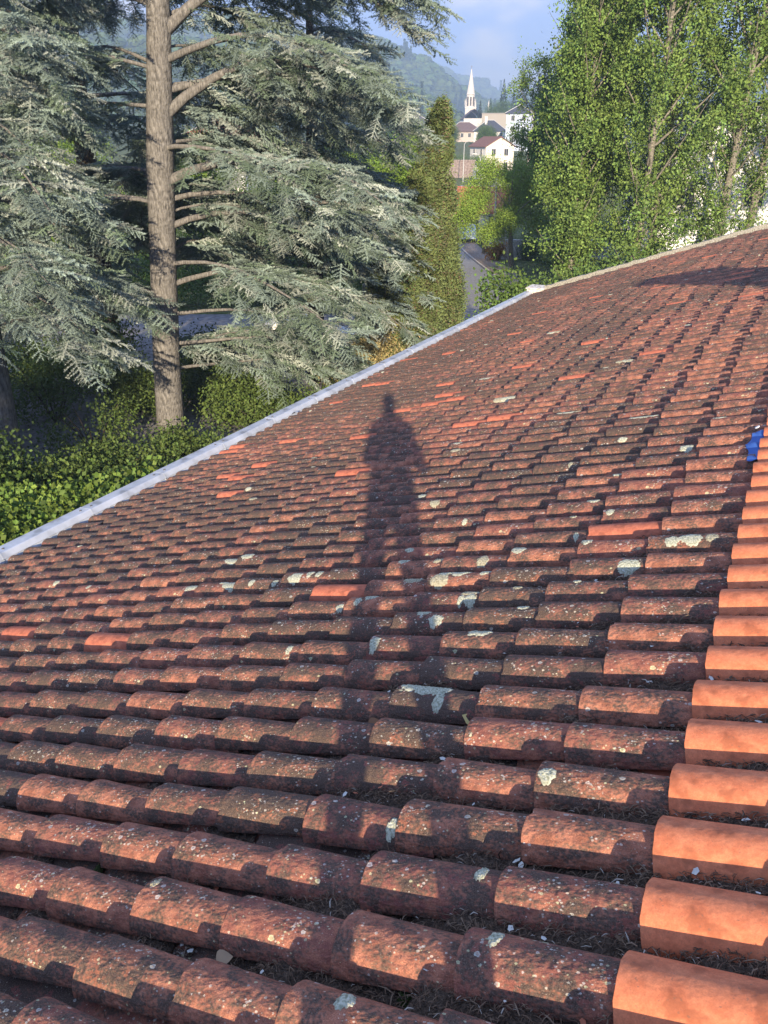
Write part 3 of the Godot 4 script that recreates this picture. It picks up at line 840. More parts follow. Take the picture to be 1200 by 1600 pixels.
func hills() -> void:
	rng.seed = 31
	var balls := [crown_ball(1), crown_ball(2), crown_ball(3)]
	var fir := crown_ball(5, true)
	var soilm := mat(Color.WHITE, 1.0, ramp_tex(211, 0.02, 256, [lin(0.03, 0.05, 0.015), lin(0.07, 0.10, 0.03), lin(0.10, 0.13, 0.04)], 1.6), 0.03)
	# crest lines as x, height at a distance
	var ridges := [
		["near_hill", 470.0, [[-260, 60], [-120, 56], [-40, 50], [-5, 45], [12, 33], [28, 23], [45, 15], [80, 12]], 5.5, 1500, Color(0.075, 0.12, 0.03)],
		["middle_hill", 800.0, [[-500, 118], [-150, 108], [-20, 94], [22, 79], [42, 66], [62, 52], [86, 38], [120, 26], [190, 14]], 7.0, 2400, Color(0.075, 0.12, 0.03)],
		["far_hill", 1080.0, [[60, 12], [110, 28], [150, 48], [190, 62], [300, 84], [520, 110], [900, 115]], 8.5, 1700, Color(0.075, 0.12, 0.03)],
		["mountain", 1500.0, [[-900, 122], [-300, 122], [0, 120], [90, 114], [140, 102], [185, 88], [215, 72], [250, 56], [330, 38], [500, 25]], 12.0, 2200, Color(0.075, 0.12, 0.03)]]
	for q in ridges: # as far and as high as they look through the haze
		q[1] *= 2.0; q[3] *= 1.7
		for e in q[2]: e[0] *= 2.0; e[1] = (e[1] - 8.0) * 1.8 + 8.0
	for r in ridges:
		var b := MB.new()
		var d: float = r[1]; var crest: Array = r[2]
		var nz := noise(int(d), 0.007, 4)
		var nx := 90; var ny := 14
		var f := func(x: float) -> float:
			for i in crest.size() - 1:
				if x <= crest[i + 1][0]: return lerpf(crest[i][1], crest[i + 1][1], clampf((x - crest[i][0]) / (crest[i + 1][0] - crest[i][0]), 0, 1))
			return crest[-1][1]
		var hit := func(x: float, t: float) -> Vector3: # t: 0 foot on our side, 1 crest, 2 foot behind
			var s := 1.0 - absf(1.0 - t)
			s = s * s * (3.0 - 2.0 * s) * 0.6 + s * 0.4
			var y: float = f.call(x) * s + nz.get_noise_2d(x, t * 60.0) * d * 0.008 * s
			return Vector3(x, y - 2.0, -d * (0.80 + 0.20 * t))
		for i in nx + 1:
			for j in ny + 1:
				b.vert(hit.call(lerpf(crest[0][0], crest[-1][0], float(i) / nx), 2.0 * j / ny), Vector3.UP, Vector2(i, j))
		for i in nx:
			for j in ny:
				var q := i * (ny + 1) + j
				b.face(q, q + 1, q + ny + 1); b.face(q + 1, q + ny + 2, q + ny + 1)
		var st := SurfaceTool.new(); st.create_from(b.mesh(), 0); st.generate_normals()
		struct(r[0], st.commit(), soilm)
		var lots := [[], [], [], []]; var cols := []
		var c0: Color = r[5]
		for i in int(r[4]):
			var x := rr(crest[0][0], crest[-1][0]); var t := rr(0.1, 1.06)
			var p: Vector3 = hit.call(x, t)
			if p.y < 3.0: continue
			var s: float = r[3] * rr(0.8, 1.5)
			var pine := nz.get_noise_2d(x * 1.5 + 300.0, t * 90.0) > 0.18
			var sc := Vector3(s * 1.3, s, s * 1.3) if not pine else Vector3(s, s * 1.1, s)
			(lots[3 if pine else rng.randi() % 3] as Array).append(Transform3D(Basis(Vector3.UP, rr(0, 6)).scaled(sc), p + Vector3(0, s * 0.35, 0)))
		for i in 40:
			var k := rr(0.7, 1.35); cols.append(Color(c0.r * k * rr(0.9, 1.15), c0.g * k, c0.b * k))
		var wood := Node3D.new(); wood.name = numbered("hillside_wood"); add_child(wood)
		var words := {"near_hill": "green broadleaf wood on the nearest slope behind the slate hip roof", "middle_hill": "hazy green wood covering the long slope behind the church spire", "far_hill": "bluish wood on the low hill behind the poplar tops", "mountain": "pale blue forest on the far mountain under the clouds"}
		tag(wood, words[r[0]], "wood", "", "stuff")
		for q in 4:
			if lots[q].size() == 0: continue
			var cc := cols
			if q == 3:
				cc = []
				for c in 30: cc.append(Color(0.028, 0.05, 0.022) * rr(0.8, 1.3))
			var o := many("crowns", balls[q] if q < 3 else fir, leaf_mat(0.2), lots[q], cc, wood)
			o.set_meta("kind", "stuff")
	# tall firs on the knoll behind the church
	var fm := mat(lin(0.028, 0.05, 0.022), 0.95)
	for q in [[61, 470, 15, 21], [67, 475, 17, 14], [72, 480, 18, 24], [76, 470, 16, 17], [80, 478, 18, 20], [56, 482, 15, 13], [86, 474, 16, 12], [50, 476, 13, 14], [92, 480, 14, 11]]:
		var t := thing("fir_tree", "tall dark fir tree standing among others on the knoll behind the church", "tree", Vector3(q[0], q[2] - 3.0, -q[1]), "dark firs behind the church")
		conifer(t, q[3] + 3.0, q[3] * 0.19, fm, rng.randi())

func conifer(t: Node3D, h: float, r: float, m: Material, seed_: int) -> void:
	var g := RandomNumberGenerator.new(); g.seed = seed_
	var tr := MB.new(); tr.tube([Vector3(0, -1, 0), Vector3(0, h, 0)], [h * 0.015, 0.03], 6)
	put("trunk", tr.mesh(), mats.dark_bark, t)
	var b := MB.new()
	for i in 420:
		var y := pow(g.randf(), 0.8)
		var a := g.randf() * TAU
		var rad := r * (1.02 - y) * g.randf_range(0.45, 1.1)
		var p := Vector3(cos(a) * rad, h * (0.1 + 0.9 * y) - rad * 0.25, sin(a) * rad)
		var o := Vector3(cos(a), -0.35, sin(a)); var s := Vector3(-sin(a), 0, cos(a))
		var l := r * g.randf_range(0.22, 0.42) * (1.2 - y)
		b.tri(p + o * l, p + s * l * 0.6 - o * l * 0.4, p - s * l * 0.6 - o * l * 0.4)
		b.tri(p + o * l * 0.8 + Vector3(0, l * 0.4, 0), p + Vector3(0, -l * 0.5, 0), p - o * l * 0.5)
	put("crown", b.mesh(), m, t)

# ---------------------------------------------------------------- trees
func cedar_spray(seed_: int) -> ArrayMesh: # a flat drooping spray of blue cedar, needles in tufts; about 0.9 long
	var b := MB.new(); var g := RandomNumberGenerator.new(); g.seed = seed_
	var stems := [[Vector3.ZERO, Vector3(1, 0.05, 0), 0.9]]
	for i in 11:
		var t := 0.08 + 0.84 * i / 11.0
		var sd := 1.0 if i % 2 == 0 else -1.0
		var a := g.randf_range(0.7, 1.15)
		stems.append([Vector3(t * 0.9, t * 0.05 - t * t * 0.08, 0), Vector3(cos(a), g.randf_range(-0.22, 0.16), sin(a) * sd), (0.42 - 0.30 * absf(t - 0.35)) * g.randf_range(0.6, 1.1)])
	for s in stems:
		var p0: Vector3 = s[0]; var d: Vector3 = (s[1] as Vector3).normalized(); var L: float = s[2]
		var side := d.cross(Vector3.UP).normalized(); var up := side.cross(d)
		b.tri(p0 + side * 0.006, p0 - side * 0.006, p0 + d * L - Vector3(0, L * L * 0.1, 0))
		var n := int(L / 0.034)
		for i in n:
			var t := (i + g.randf()) / n
			var p := p0 + d * L * t - Vector3(0, L * L * 0.1 * t * t, 0)
			for j in 5:
				var a := g.randf() * TAU
				var o := (side * cos(a) + up * (sin(a) * 0.8 + 0.3) + d * 0.55).normalized()
				var q := o.cross(d).normalized() * 0.0085
				b.tri(p + q, p - q, p + o * g.randf_range(0.035, 0.062))
	return b.mesh()

var sprays := []
func cedar(called: String, label: String, base: Vector3, trunk: Array, rad: Array, limbs: Array, seed_: int, tint := 1.0) -> void:
	if sprays.is_empty():
		for i in 4: sprays.append(cedar_spray(900 + i))
	rng.seed = seed_
	var t := thing(called, label, "tree", base)
	var tb := MB.new()
	tb.tube(trunk, rad, 14, 0.06, seed_)
	put("trunk", tb.mesh(), mats.cedar_bark if tint >= 1.0 else mats.dark_bark, t)
	var lots := [[], [], [], []]
	var place := func(p: Vector3, dr: Vector3, s: float) -> void:
		var up := Vector3(rr(-0.35, 0.35), 1.0, rr(-0.35, 0.35))
		(lots[rng.randi() % 4] as Array).append(facing(p, dr, up, s))
	for lm in limbs:
		# h, azimuth in degrees (0 away, 90 to +x), length, rise, droop, thickness
		var h: float = lm[0]
		var p0 := Vector3.ZERO
		for i in trunk.size() - 1:
			if h <= trunk[i + 1].y or i == trunk.size() - 2:
				p0 = (trunk[i] as Vector3).lerp(trunk[i + 1], (h - trunk[i].y) / (trunk[i + 1].y - trunk[i].y)); break
		var az := deg_to_rad(lm[1]); var L: float = lm[2]
		var out := Vector3(sin(az), 0, -cos(az))
		var bend := rr(-0.25, 0.25)
		var pts := []; var rads := []
		var n := 9
		for i in n + 1:
			var s := float(i) / n
			pts.append(p0 + out.rotated(Vector3.UP, bend * s) * L * s * (1.0 - 0.06 * s) + Vector3(0, L * (lm[3] * s - lm[4] * s * s) + 0.05 * sin(s * 9.0 + h), 0))
			rads.append(lerpf(lm[5], 0.012, pow(s, 0.7)))
		var lb := MB.new(); lb.tube(pts, rads, 7, 0.08, int(h * 7))
		put("limb", lb.mesh(), mats.cedar_bark, t)
		# side branches carry the sprays
		var step := 0.44
		var s0: float = lm[6] if lm.size() > 6 else 0.22
		var cnt := int(L * (1.0 - s0) / step)
		for i in cnt:
			var s := s0 + (1.0 - s0) * (i + rng.randf()) / cnt
			var fi := s * n; var ii := mini(int(fi), n - 1)
			var p: Vector3 = (pts[ii] as Vector3).lerp(pts[ii + 1], fi - ii)
			var tn: Vector3 = ((pts[ii + 1] as Vector3) - (pts[ii] as Vector3)).normalized()
			for sd in [-1.0, 1.0]:
				var bl := (0.30 + L * 0.28 * sin(PI * clampf(s * 0.85 + 0.12, 0, 1))) * rr(0.6, 1.1)
				var fwd := Vector3(tn.x, 0, tn.z).normalized()
				var bd := fwd.rotated(Vector3.UP, sd * rr(0.6, 1.25))
				var fr := rr(0.20, 0.55)
				var m := int(ceilf(bl / 0.24))
				for j in m:
					var u := (j + 0.6) / m
					var q := p + bd * bl * u + Vector3(0, bl * (rr(0.02, 0.16) * u - fr * u * u), 0)
					var dr := bd.rotated(Vector3.UP, rr(-0.7, 0.7)) + Vector3(0, -fr * 1.25 * u + rr(-0.22, 0.14), 0)
					place.call(q, dr, 0.42 + 0.75 * pow(rng.randf(), 1.5))
					if rng.randf() < 0.22: place.call(q + Vector3(rr(-0.15, 0.15), rr(-0.22, -0.02), rr(-0.15, 0.15)), dr + Vector3(0, rr(-0.9, -0.3), 0), rr(0.45, 0.8))
			place.call(p, tn + Vector3(rr(-0.4, 0.4), rr(-0.35, 0.1), rr(-0.4, 0.4)), rr(0.6, 0.95))
		for j in 3: place.call(pts[n - 1], (pts[n] as Vector3) - (pts[n - 1] as Vector3) + Vector3(rr(-0.2, 0.2), rr(-0.25, 0.05), rr(-0.2, 0.2)) * 0.4, rr(0.7, 1.0))
	var cols := []
	for i in 97:
		var k := rr(0.6, 1.3) * tint; var w := rng.randf()
		cols.append(Color(0.215 * k, 0.28 * k, 0.25 * k) if w < 0.55 else (Color(0.14 * k, 0.195 * k, 0.14 * k) if w < 0.8 else Color(0.34 * k, 0.385 * k, 0.35 * k)))
	var crown := Node3D.new(); crown.name = "crown"; t.add_child(crown)
	var total := 0
	for i in 4:
		many("needle_spray", sprays[i], mats.needle, lots[i], cols, crown).set_meta("kind", "stuff")
		total += lots[i].size()
	print(called, " sprays ", total)

func cedars() -> void:
	rng.seed = 51
	# tall cedar whose bare trunk shows
	var trunk := [Vector3(0.12, -0.1, 0), Vector3(0.10, 0.7, 0), Vector3(0.17, 2.5, 0), Vector3(0.36, 5.0, 0), Vector3(0.60, 8.0, 0), Vector3(0.90, 11.0, 0), Vector3(1.2, 15, 0.1), Vector3(1.4, 21, 0.2)]
	var rad := [0.50, 0.42, 0.39, 0.37, 0.35, 0.30, 0.20, 0.05]
	var limbs := []
	# limbs seen against the dark, to the right of the trunk
	for q in [[3.9, 92, 5.6, 0.16, 0.34, 0.07, 0.34], [4.7, 78, 6.6, 0.30, 0.46, 0.10, 0.26], [5.3, 108, 6.2, 0.12, 0.40, 0.075, 0.22], [6.2, 84, 6.9, 0.36, 0.52, 0.11, 0.28], [6.9, 70, 7.2, 0.22, 0.42, 0.085, 0.2], [7.3, 96, 7.4, 0.50, 0.62, 0.16, 0.30], [8.2, 122, 5.6, 0.22, 0.50, 0.08, 0.2], [8.9, 88, 6.6, 0.95, 1.02, 0.17, 0.34], [9.6, 72, 7.4, 0.34, 0.48, 0.11, 0.22], [10.3, 104, 6.9, 0.40, 0.56, 0.11, 0.24], [10.9, 90, 7.2, 0.85, 0.90, 0.17, 0.34], [11.8, 80, 7.2, 0.46, 0.52, 0.13, 0.25], [12.6, 112, 6.6, 0.4, 0.56, 0.11, 0.2], [13.4, 92, 7.0, 0.38, 0.52, 0.12, 0.2], [14.4, 76, 6.8, 0.35, 0.5, 0.11, 0.2], [3.0, 76, 6.0, 0.12, 0.28, 0.07, 0.3], [2.2, 62, 6.6, 0.12, 0.22, 0.06, 0.3]]: limbs.append(q)
	for i in 11: # fuller boughs behind those on the right
		var h := rr(2.6, 15.5)
		limbs.append([h, rr(35, 72), (7.6 - 0.16 * h) * rr(0.75, 1.1), rr(0.1, 0.45), rr(0.35, 0.6), 0.04, 0.06])
	for i in 26: # the rest, behind and to the far side
		var h := rr(3.0, 19.0)
		var az := rr(-115, 60)
		limbs.append([h, az, (7.4 - 0.26 * h) * rr(0.8, 1.1), rr(0.2, 0.4), rr(0.35, 0.5), 0.06, 0.12])
	for i in 12:
		var h := rr(11.5, 19.0)
		limbs.append([h, rr(60, 250), (7.4 - 0.26 * h) * rr(0.9, 1.1), rr(0.2, 0.4), rr(0.4, 0.55), 0.09, 0.25])
	cedar("cedar_tree", "tall silvery blue cedar with a bare grey trunk rising beyond the metal coping", Vector3(-6.6, 0, -24), trunk, rad, limbs, 61)
	# the nearer cedar, trunk in the shade
	limbs = []
	for i in 40:
		var h := 4.5 + 0.28 * i + rr(-0.2, 0.2)
		var az := rr(35, 185)
		limbs.append([h, az, (4.5 - 0.13 * h) * rr(0.72, 1.15), rr(0.10, 0.30), rr(0.42, 0.68), 0.08, 0.2])
	for i in 14:
		limbs.append([rr(4, 15), rr(185, 395), rr(3.0, 4.6), rr(0.1, 0.3), rr(0.4, 0.6), 0.07, 0.25])
	cedar("cedar_tree", "silvery blue cedar with drooping boughs hiding its dark trunk above leafy shrubs", Vector3(-9.8, 0, -20.2), [Vector3(0, -0.1, 0), Vector3(0, 1, 0), Vector3(0.1, 6, 0), Vector3(0.2, 18, 0)], [0.42, 0.36, 0.3, 0.05], limbs, 62, 1.05)
	limbs = []
	for i in 44:
		var h := rr(2.6, 13.5)
		limbs.append([h, rr(0, 360), (4.9 - 0.2 * h) * rr(0.8, 1.1), rr(0.1, 0.3), rr(0.35, 0.55), 0.06, 0.15])
	cedar("cedar_tree", "shorter bushy cedar filling the space behind the tall one's long boughs", Vector3(-2.6, 0, -31), [Vector3(0, -0.1, 0), Vector3(0.1, 6, 0), Vector3(0.2, 15, 0)], [0.34, 0.26, 0.04], limbs, 64, 0.92)
	# another one in the shade behind them
	limbs = []
	for i in 40:
		var h := rr(4.0, 21.0)
		limbs.append([h, rr(0, 360), (7.6 - 0.22 * h) * rr(0.8, 1.1), rr(0.2, 0.35), rr(0.38, 0.5), 0.09, 0.2])
	cedar("cedar_tree", "dark cedar standing behind the bare trunk of the tall one", Vector3(-10.6, 0, -31.5), [Vector3(0, -0.1, 0), Vector3(0.1, 6, 0), Vector3(0.3, 22, 0)], [0.5, 0.4, 0.06], limbs, 63, 0.8)

func leaf_clump(seed_: int, n: int, r: float, leaf: float, wide := 0.75, upright := 0.0) -> ArrayMesh:
	var b := MB.new(); var g := RandomNumberGenerator.new(); g.seed = seed_
	for i in n:
		var p := Vector3(g.randfn(), g.randfn(), g.randfn()) * r * 0.5
		var d := Vector3(g.randfn(), g.randfn() - 0.2 + upright * 3.0, g.randfn()).normalized()
		var nn := (Vector3(g.randfn(), g.randfn() + 0.9, g.randfn())).normalized()
		var s := d.cross(nn).normalized() * leaf * 0.5 * wide
		var l := leaf * g.randf_range(0.7, 1.2)
		var k := nn * leaf * 0.08
		b.tri(p, p + d * l * 0.45 + s + k, p + d * l)
		b.tri(p, p + d * l, p + d * l * 0.45 - s + k)
	return b.mesh()

func tones(c: Color, spread: float, n := 61) -> Array:
	var out := []
	for i in n:
		var k := rr(1.0 - spread, 1.0 + spread)
		out.append(Color(c.r * k * rr(0.9, 1.12), c.g * k, c.b * k * rr(0.85, 1.1)))
	return out

var clumps := {}
func lobes_crown(t: Node3D, lobes: Array, count: int, clump: Mesh, cols: Array, size := 1.0, shell := 0.5, gap := -0.15) -> void:
	var ts := []
	var nz := noise(rng.randi() % 999, 0.55, 2)
	var vol := 0.0
	for l in lobes: vol += pow(l[1].x * l[1].y * l[1].z, 0.667)
	for l in lobes:
		var c: Vector3 = l[0]; var r: Vector3 = l[1]
		for i in int(count * pow(r.x * r.y * r.z, 0.667) / vol):
			var d := Vector3(rng.randfn(), rng.randfn(), rng.randfn()).normalized()
			var p := c + d * r * pow(rng.randf(), shell)
			if nz.get_noise_3dv(p + t.position) < gap: continue
			ts.append(Transform3D(Basis.from_euler(Vector3(rr(-0.6, 0.6), rr(0, TAU), rr(-0.6, 0.6))).scaled(Vector3.ONE * size * rr(0.75, 1.25)), p))
	many("crown", clump, mats.leaf, ts, cols, t).set_meta("kind", "stuff")

func shrub(called: String, label: String, category: String, at: Vector3, r: Vector3, count: int, clump: Mesh, col: Color, group := "", spread := 0.3) -> Node3D:
	var t := thing(called, label, category, at, group)
	var b := MB.new()
	for i in 6:
		var a := TAU * i / 6.0 + rr(-0.4, 0.4)
		var e := Vector3(cos(a) * r.x * 0.6, r.y * rr(1.1, 1.6), sin(a) * r.z * 0.6)
		b.tube([Vector3(cos(a) * 0.08, -0.05, sin(a) * 0.08), e * 0.5 + Vector3(0, 0.1, 0), e], [0.03, 0.022, 0.008], 5)
	put("stem", b.mesh(), mats.dark_bark, t)
	var lobes := []
	for i in 6:
		var a := rr(0, TAU)
		lobes.append([Vector3(cos(a) * r.x * 0.45, r.y * rr(0.6, 1.35), sin(a) * r.z * 0.45), r * rr(0.5, 0.72)])
	lobes_crown(t, lobes, count, clump, tones(col, spread), 1.0, 0.45)
	return t

func undergrowth() -> void:
	rng.seed = 71
	clumps.broad = leaf_clump(1, 18, 0.46, 0.115, 0.8)
	clumps.fine = leaf_clump(2, 26, 0.50, 0.10, 0.7)
	clumps.thin = leaf_clump(3, 20, 0.45, 0.13, 0.3, 0.3)
	var hedge := "sunlit shrubs below the metal coping"
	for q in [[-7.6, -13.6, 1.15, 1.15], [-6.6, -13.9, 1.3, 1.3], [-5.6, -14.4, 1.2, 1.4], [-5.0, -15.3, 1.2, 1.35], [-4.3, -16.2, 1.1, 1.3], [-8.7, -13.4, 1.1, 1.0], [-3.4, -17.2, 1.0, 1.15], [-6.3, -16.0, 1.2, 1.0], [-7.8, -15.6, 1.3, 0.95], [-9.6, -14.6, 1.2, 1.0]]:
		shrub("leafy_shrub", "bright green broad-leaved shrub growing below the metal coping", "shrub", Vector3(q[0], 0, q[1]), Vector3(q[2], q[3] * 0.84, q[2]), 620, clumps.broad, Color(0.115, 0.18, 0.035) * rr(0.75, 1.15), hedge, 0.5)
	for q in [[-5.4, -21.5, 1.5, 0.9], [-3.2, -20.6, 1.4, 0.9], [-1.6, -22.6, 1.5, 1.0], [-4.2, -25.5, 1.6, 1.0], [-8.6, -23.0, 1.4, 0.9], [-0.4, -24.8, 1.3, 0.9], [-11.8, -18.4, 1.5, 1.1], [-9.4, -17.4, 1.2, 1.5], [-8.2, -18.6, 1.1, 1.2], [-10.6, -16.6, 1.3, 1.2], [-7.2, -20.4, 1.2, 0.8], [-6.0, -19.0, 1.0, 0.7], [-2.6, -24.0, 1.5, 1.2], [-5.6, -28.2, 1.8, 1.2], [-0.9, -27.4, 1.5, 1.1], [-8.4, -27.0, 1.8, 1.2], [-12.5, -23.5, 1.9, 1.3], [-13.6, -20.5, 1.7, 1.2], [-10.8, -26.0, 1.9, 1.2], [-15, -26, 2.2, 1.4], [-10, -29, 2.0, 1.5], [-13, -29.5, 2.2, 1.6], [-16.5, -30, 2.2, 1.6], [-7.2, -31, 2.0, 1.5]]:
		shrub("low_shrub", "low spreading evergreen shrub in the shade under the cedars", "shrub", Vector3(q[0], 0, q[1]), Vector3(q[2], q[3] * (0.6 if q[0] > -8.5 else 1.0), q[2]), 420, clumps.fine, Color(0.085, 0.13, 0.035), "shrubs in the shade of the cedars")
	for q in [[0.1, -30.0, 1.1, 1.2], [-1.2, -29.2, 1.0, 1.0], [1.0, -29.0, 0.9, 0.9]]:
		shrub("cream_shrub", "straw coloured shrub with narrow pale leaves beside the columnar conifer", "shrub", Vector3(q[0], 0, q[1]), Vector3(q[2], q[3], q[2]), 430, clumps.thin, Color(0.34, 0.29, 0.14), "straw coloured shrubs")
	for q in [[-3.5, -46, 2.2, 1.6], [-1.0, -47, 2.3, 1.7], [1.6, -48, 2.2, 1.6], [-6.2, -46.5, 2.2, 1.6], [-9.5, -47, 2.4, 1.7], [-13.0, -46.5, 2.4, 1.7]]:
		shrub("hedge_shrub", "rounded green hedge shrub along the lawn behind the cedars", "shrub", Vector3(q[0], 0, q[1]), Vector3(q[2], q[3], q[2]), 520, clumps.fine, Color(0.075, 0.13, 0.03), "hedge behind the cedars")
	# lime green trees behind the cedars
	for q in [[1.8, -52, 9.2, 2.6, "lime green tree between the cedar and the columnar conifer"], [-4.5, -56, 9.0, 3.4, "lime green tree half hidden behind the tall cedar"], [-11.5, -54, 9.5, 3.6, "lime green tree beyond the bare cedar trunk"], [-19, -52, 9.0, 3.8, "lime green tree behind the nearest cedar boughs"], [-26, -57, 10.0, 4.0, "lime green tree at the far end of the yard"]]:
		var t := thing("lime_green_tree", q[4], "tree", Vector3(q[0], 0, q[1]), "")
		var b := MB.new(); b.tube([Vector3(0, -0.1, 0), Vector3(0.1, 3, 0), Vector3(0, q[2] * 0.8, 0)], [0.24, 0.18, 0.04], 8)
		put("trunk", b.mesh(), mats.dark_bark, t)
		var lobes := []
		for i in 9: lobes.append([Vector3(rr(-1, 1) * q[3] * 0.7, rr(0.35, 0.85) * q[2], rr(-1, 1) * q[3] * 0.7), Vector3.ONE * q[3] * rr(0.4, 0.6)])
		lobes_crown(t, lobes, 2200, clumps.fine, tones(Color(0.15, 0.24, 0.04), 0.3), 1.2, 0.4)
	# a tree behind the photographer that keeps the foot of the nearer cedar in the shade
	var bt := thing("garden_tree", "leafy tree standing behind the photographer beside the house", "tree", Vector3(-11.8, 0, 8.5))
	var bb := MB.new(); bb.tube([Vector3(0, -0.1, 0), Vector3(0.1, 4, 0), Vector3(0, 9.5, 0)], [0.28, 0.2, 0.05], 8)
	put("trunk", bb.mesh(), mats.dark_bark, bt)
	var bl := []
	for i in 18: bl.append([Vector3(rr(-1, 1) * 2.4, rr(4.0, 12.4), rr(-1, 1) * 2.0), Vector3.ONE * rr(1.4, 2.0)])
	lobes_crown(bt, bl, 5000, clumps.fine, tones(Color(0.08, 0.13, 0.035), 0.3), 1.3, 0.6, -0.4)
	# columnar conifer, brownish green
	var cy := thing("columnar_conifer", "narrow brownish green columnar conifer rising beside the cedar boughs", "tree", Vector3(0.62, 0, -31.6))
	var tb := MB.new(); tb.tube([Vector3(0, -0.1, 0), Vector3(0.5, 4, 0), Vector3(1.35, 9.6, 0)], [0.2, 0.14, 0.03], 8)
	put("trunk", tb.mesh(), mats.dark_bark, cy)
	var tuft := leaf_clump(9, 26, 0.24, 0.10, 0.45, 0.25)
	var ts := []
	for i in 130: # upright plumes packed round the stem
		var y := rng.randf()
		var prof := 2.35 * pow(1.0 - y, 0.85)
		var a := i * 2.399
		var c := Vector3(1.35 * y + cos(a) * prof * rr(0.3, 1.0), 0.5 + y * 8.7, sin(a) * prof * rr(0.3, 1.0))
		var pr := Vector3(0.36, rr(0.6, 1.2), 0.36) * (1.15 - 0.75 * y) * rr(0.7, 1.25)
		for k in 150:
			var d := Vector3(rng.randfn(), rng.randfn(), rng.randfn()).normalized()
			var q := c + d * pr * pow(rng.randf(), 0.3)
			if d.y > 0.5: q.x = lerpf(q.x, c.x, 0.4); q.z = lerpf(q.z, c.z, 0.4)
			ts.append(facing(q, Vector3(-sin(a), rr(-0.3, 0.3), cos(a)), Vector3(d.x, 1.0, d.z), rr(0.7, 1.2)))
	var cols := tones(Color(0.11, 0.148, 0.055), 0.5, 60); cols.append_array(tones(Color(0.16, 0.12, 0.075), 0.3, 7))
	many("crown", tuft, mats.leaf, ts, cols, cy).set_meta("kind", "stuff")

var shoot: ArrayMesh
func poplar(label: String, at: Vector3, h: float, r: float, lean: float, seed_: int, n := 3300, low := 0.14) -> void:
	rng.seed = seed_
	var t := thing("poplar_tree", label, "tree", at, "")
	var top := Vector3(lean, h, rr(-0.6, 0.6))
	var w1 := rr(-0.25, 0.25)
	var line := func(s: float) -> Vector3: return Vector3(top.x * s * s + w1 * sin(s * 5.0), h * s, top.z * s)
	var tp := []; var tr := []
	for i in 11:
		tp.append(line.call(i / 10.0)); tr.append(lerpf(h * 0.0125, 0.02, pow(i / 10.0, 0.8)))
	tp[0].y = -0.1
	var tb := MB.new(); tb.tube(tp, tr, 8, 0.08, seed_)
	put("trunk", tb.mesh(), mats.poplar_bark, t)
	var ts := []
	var gaps := noise(seed_, 0.42, 2)
	var nb := 42
	for i in nb:
		var s := lerpf(low, 0.95, (i + rng.randf()) / nb)
		var p0: Vector3 = line.call(s)
		var az := i * 2.399 + rr(-0.4, 0.4)
		var prof := sin(PI * clampf((s - low) / (1.06 - low) * 0.86 + 0.14, 0, 1))
		var L := r * (0.45 + 0.95 * prof) * rr(0.8, 1.15)
		var el := rr(0.7, 1.1)
		var pts := []; var rads := []
		for j in 6:
			var u := j / 5.0
			pts.append(p0 + Vector3(cos(az) * cos(el), sin(el) + 0.12 * u, sin(az) * cos(el)) * L * u + Vector3(rr(-0.05, 0.05), 0, rr(-0.05, 0.05)))
			rads.append(lerpf(0.012 + L * 0.012, 0.006, u))
		var bb := MB.new(); bb.tube(pts, rads, 5)
		put("branch", bb.mesh(), mats.poplar_bark, t)
		var m := int(n / float(nb) * (0.35 + 0.9 * L / (r * 1.4)))
		for k in m:
			var u := pow(rng.randf(), 0.65)
			var q: Vector3 = (pts[int(u * 4.99)] as Vector3).lerp(pts[int(u * 4.99) + 1], fmod(u * 4.99, 1.0))
			var sp := 0.12 + 0.20 * u
			q += Vector3(rng.randfn(), rng.randfn() * 0.8, rng.randfn()) * sp * 1.3
			if gaps.get_noise_3dv(q) < 0.03: continue
			ts.append(Transform3D(Basis.from_euler(Vector3(rr(-0.5, 0.5), rr(0, TAU), rr(-0.5, 0.5))).scaled(Vector3.ONE * rr(0.7, 1.2)), q))
	many("crown", shoot, mats.leaf, ts, tones(Color(0.13, 0.205, 0.052), 0.55), t).set_meta("kind", "stuff")

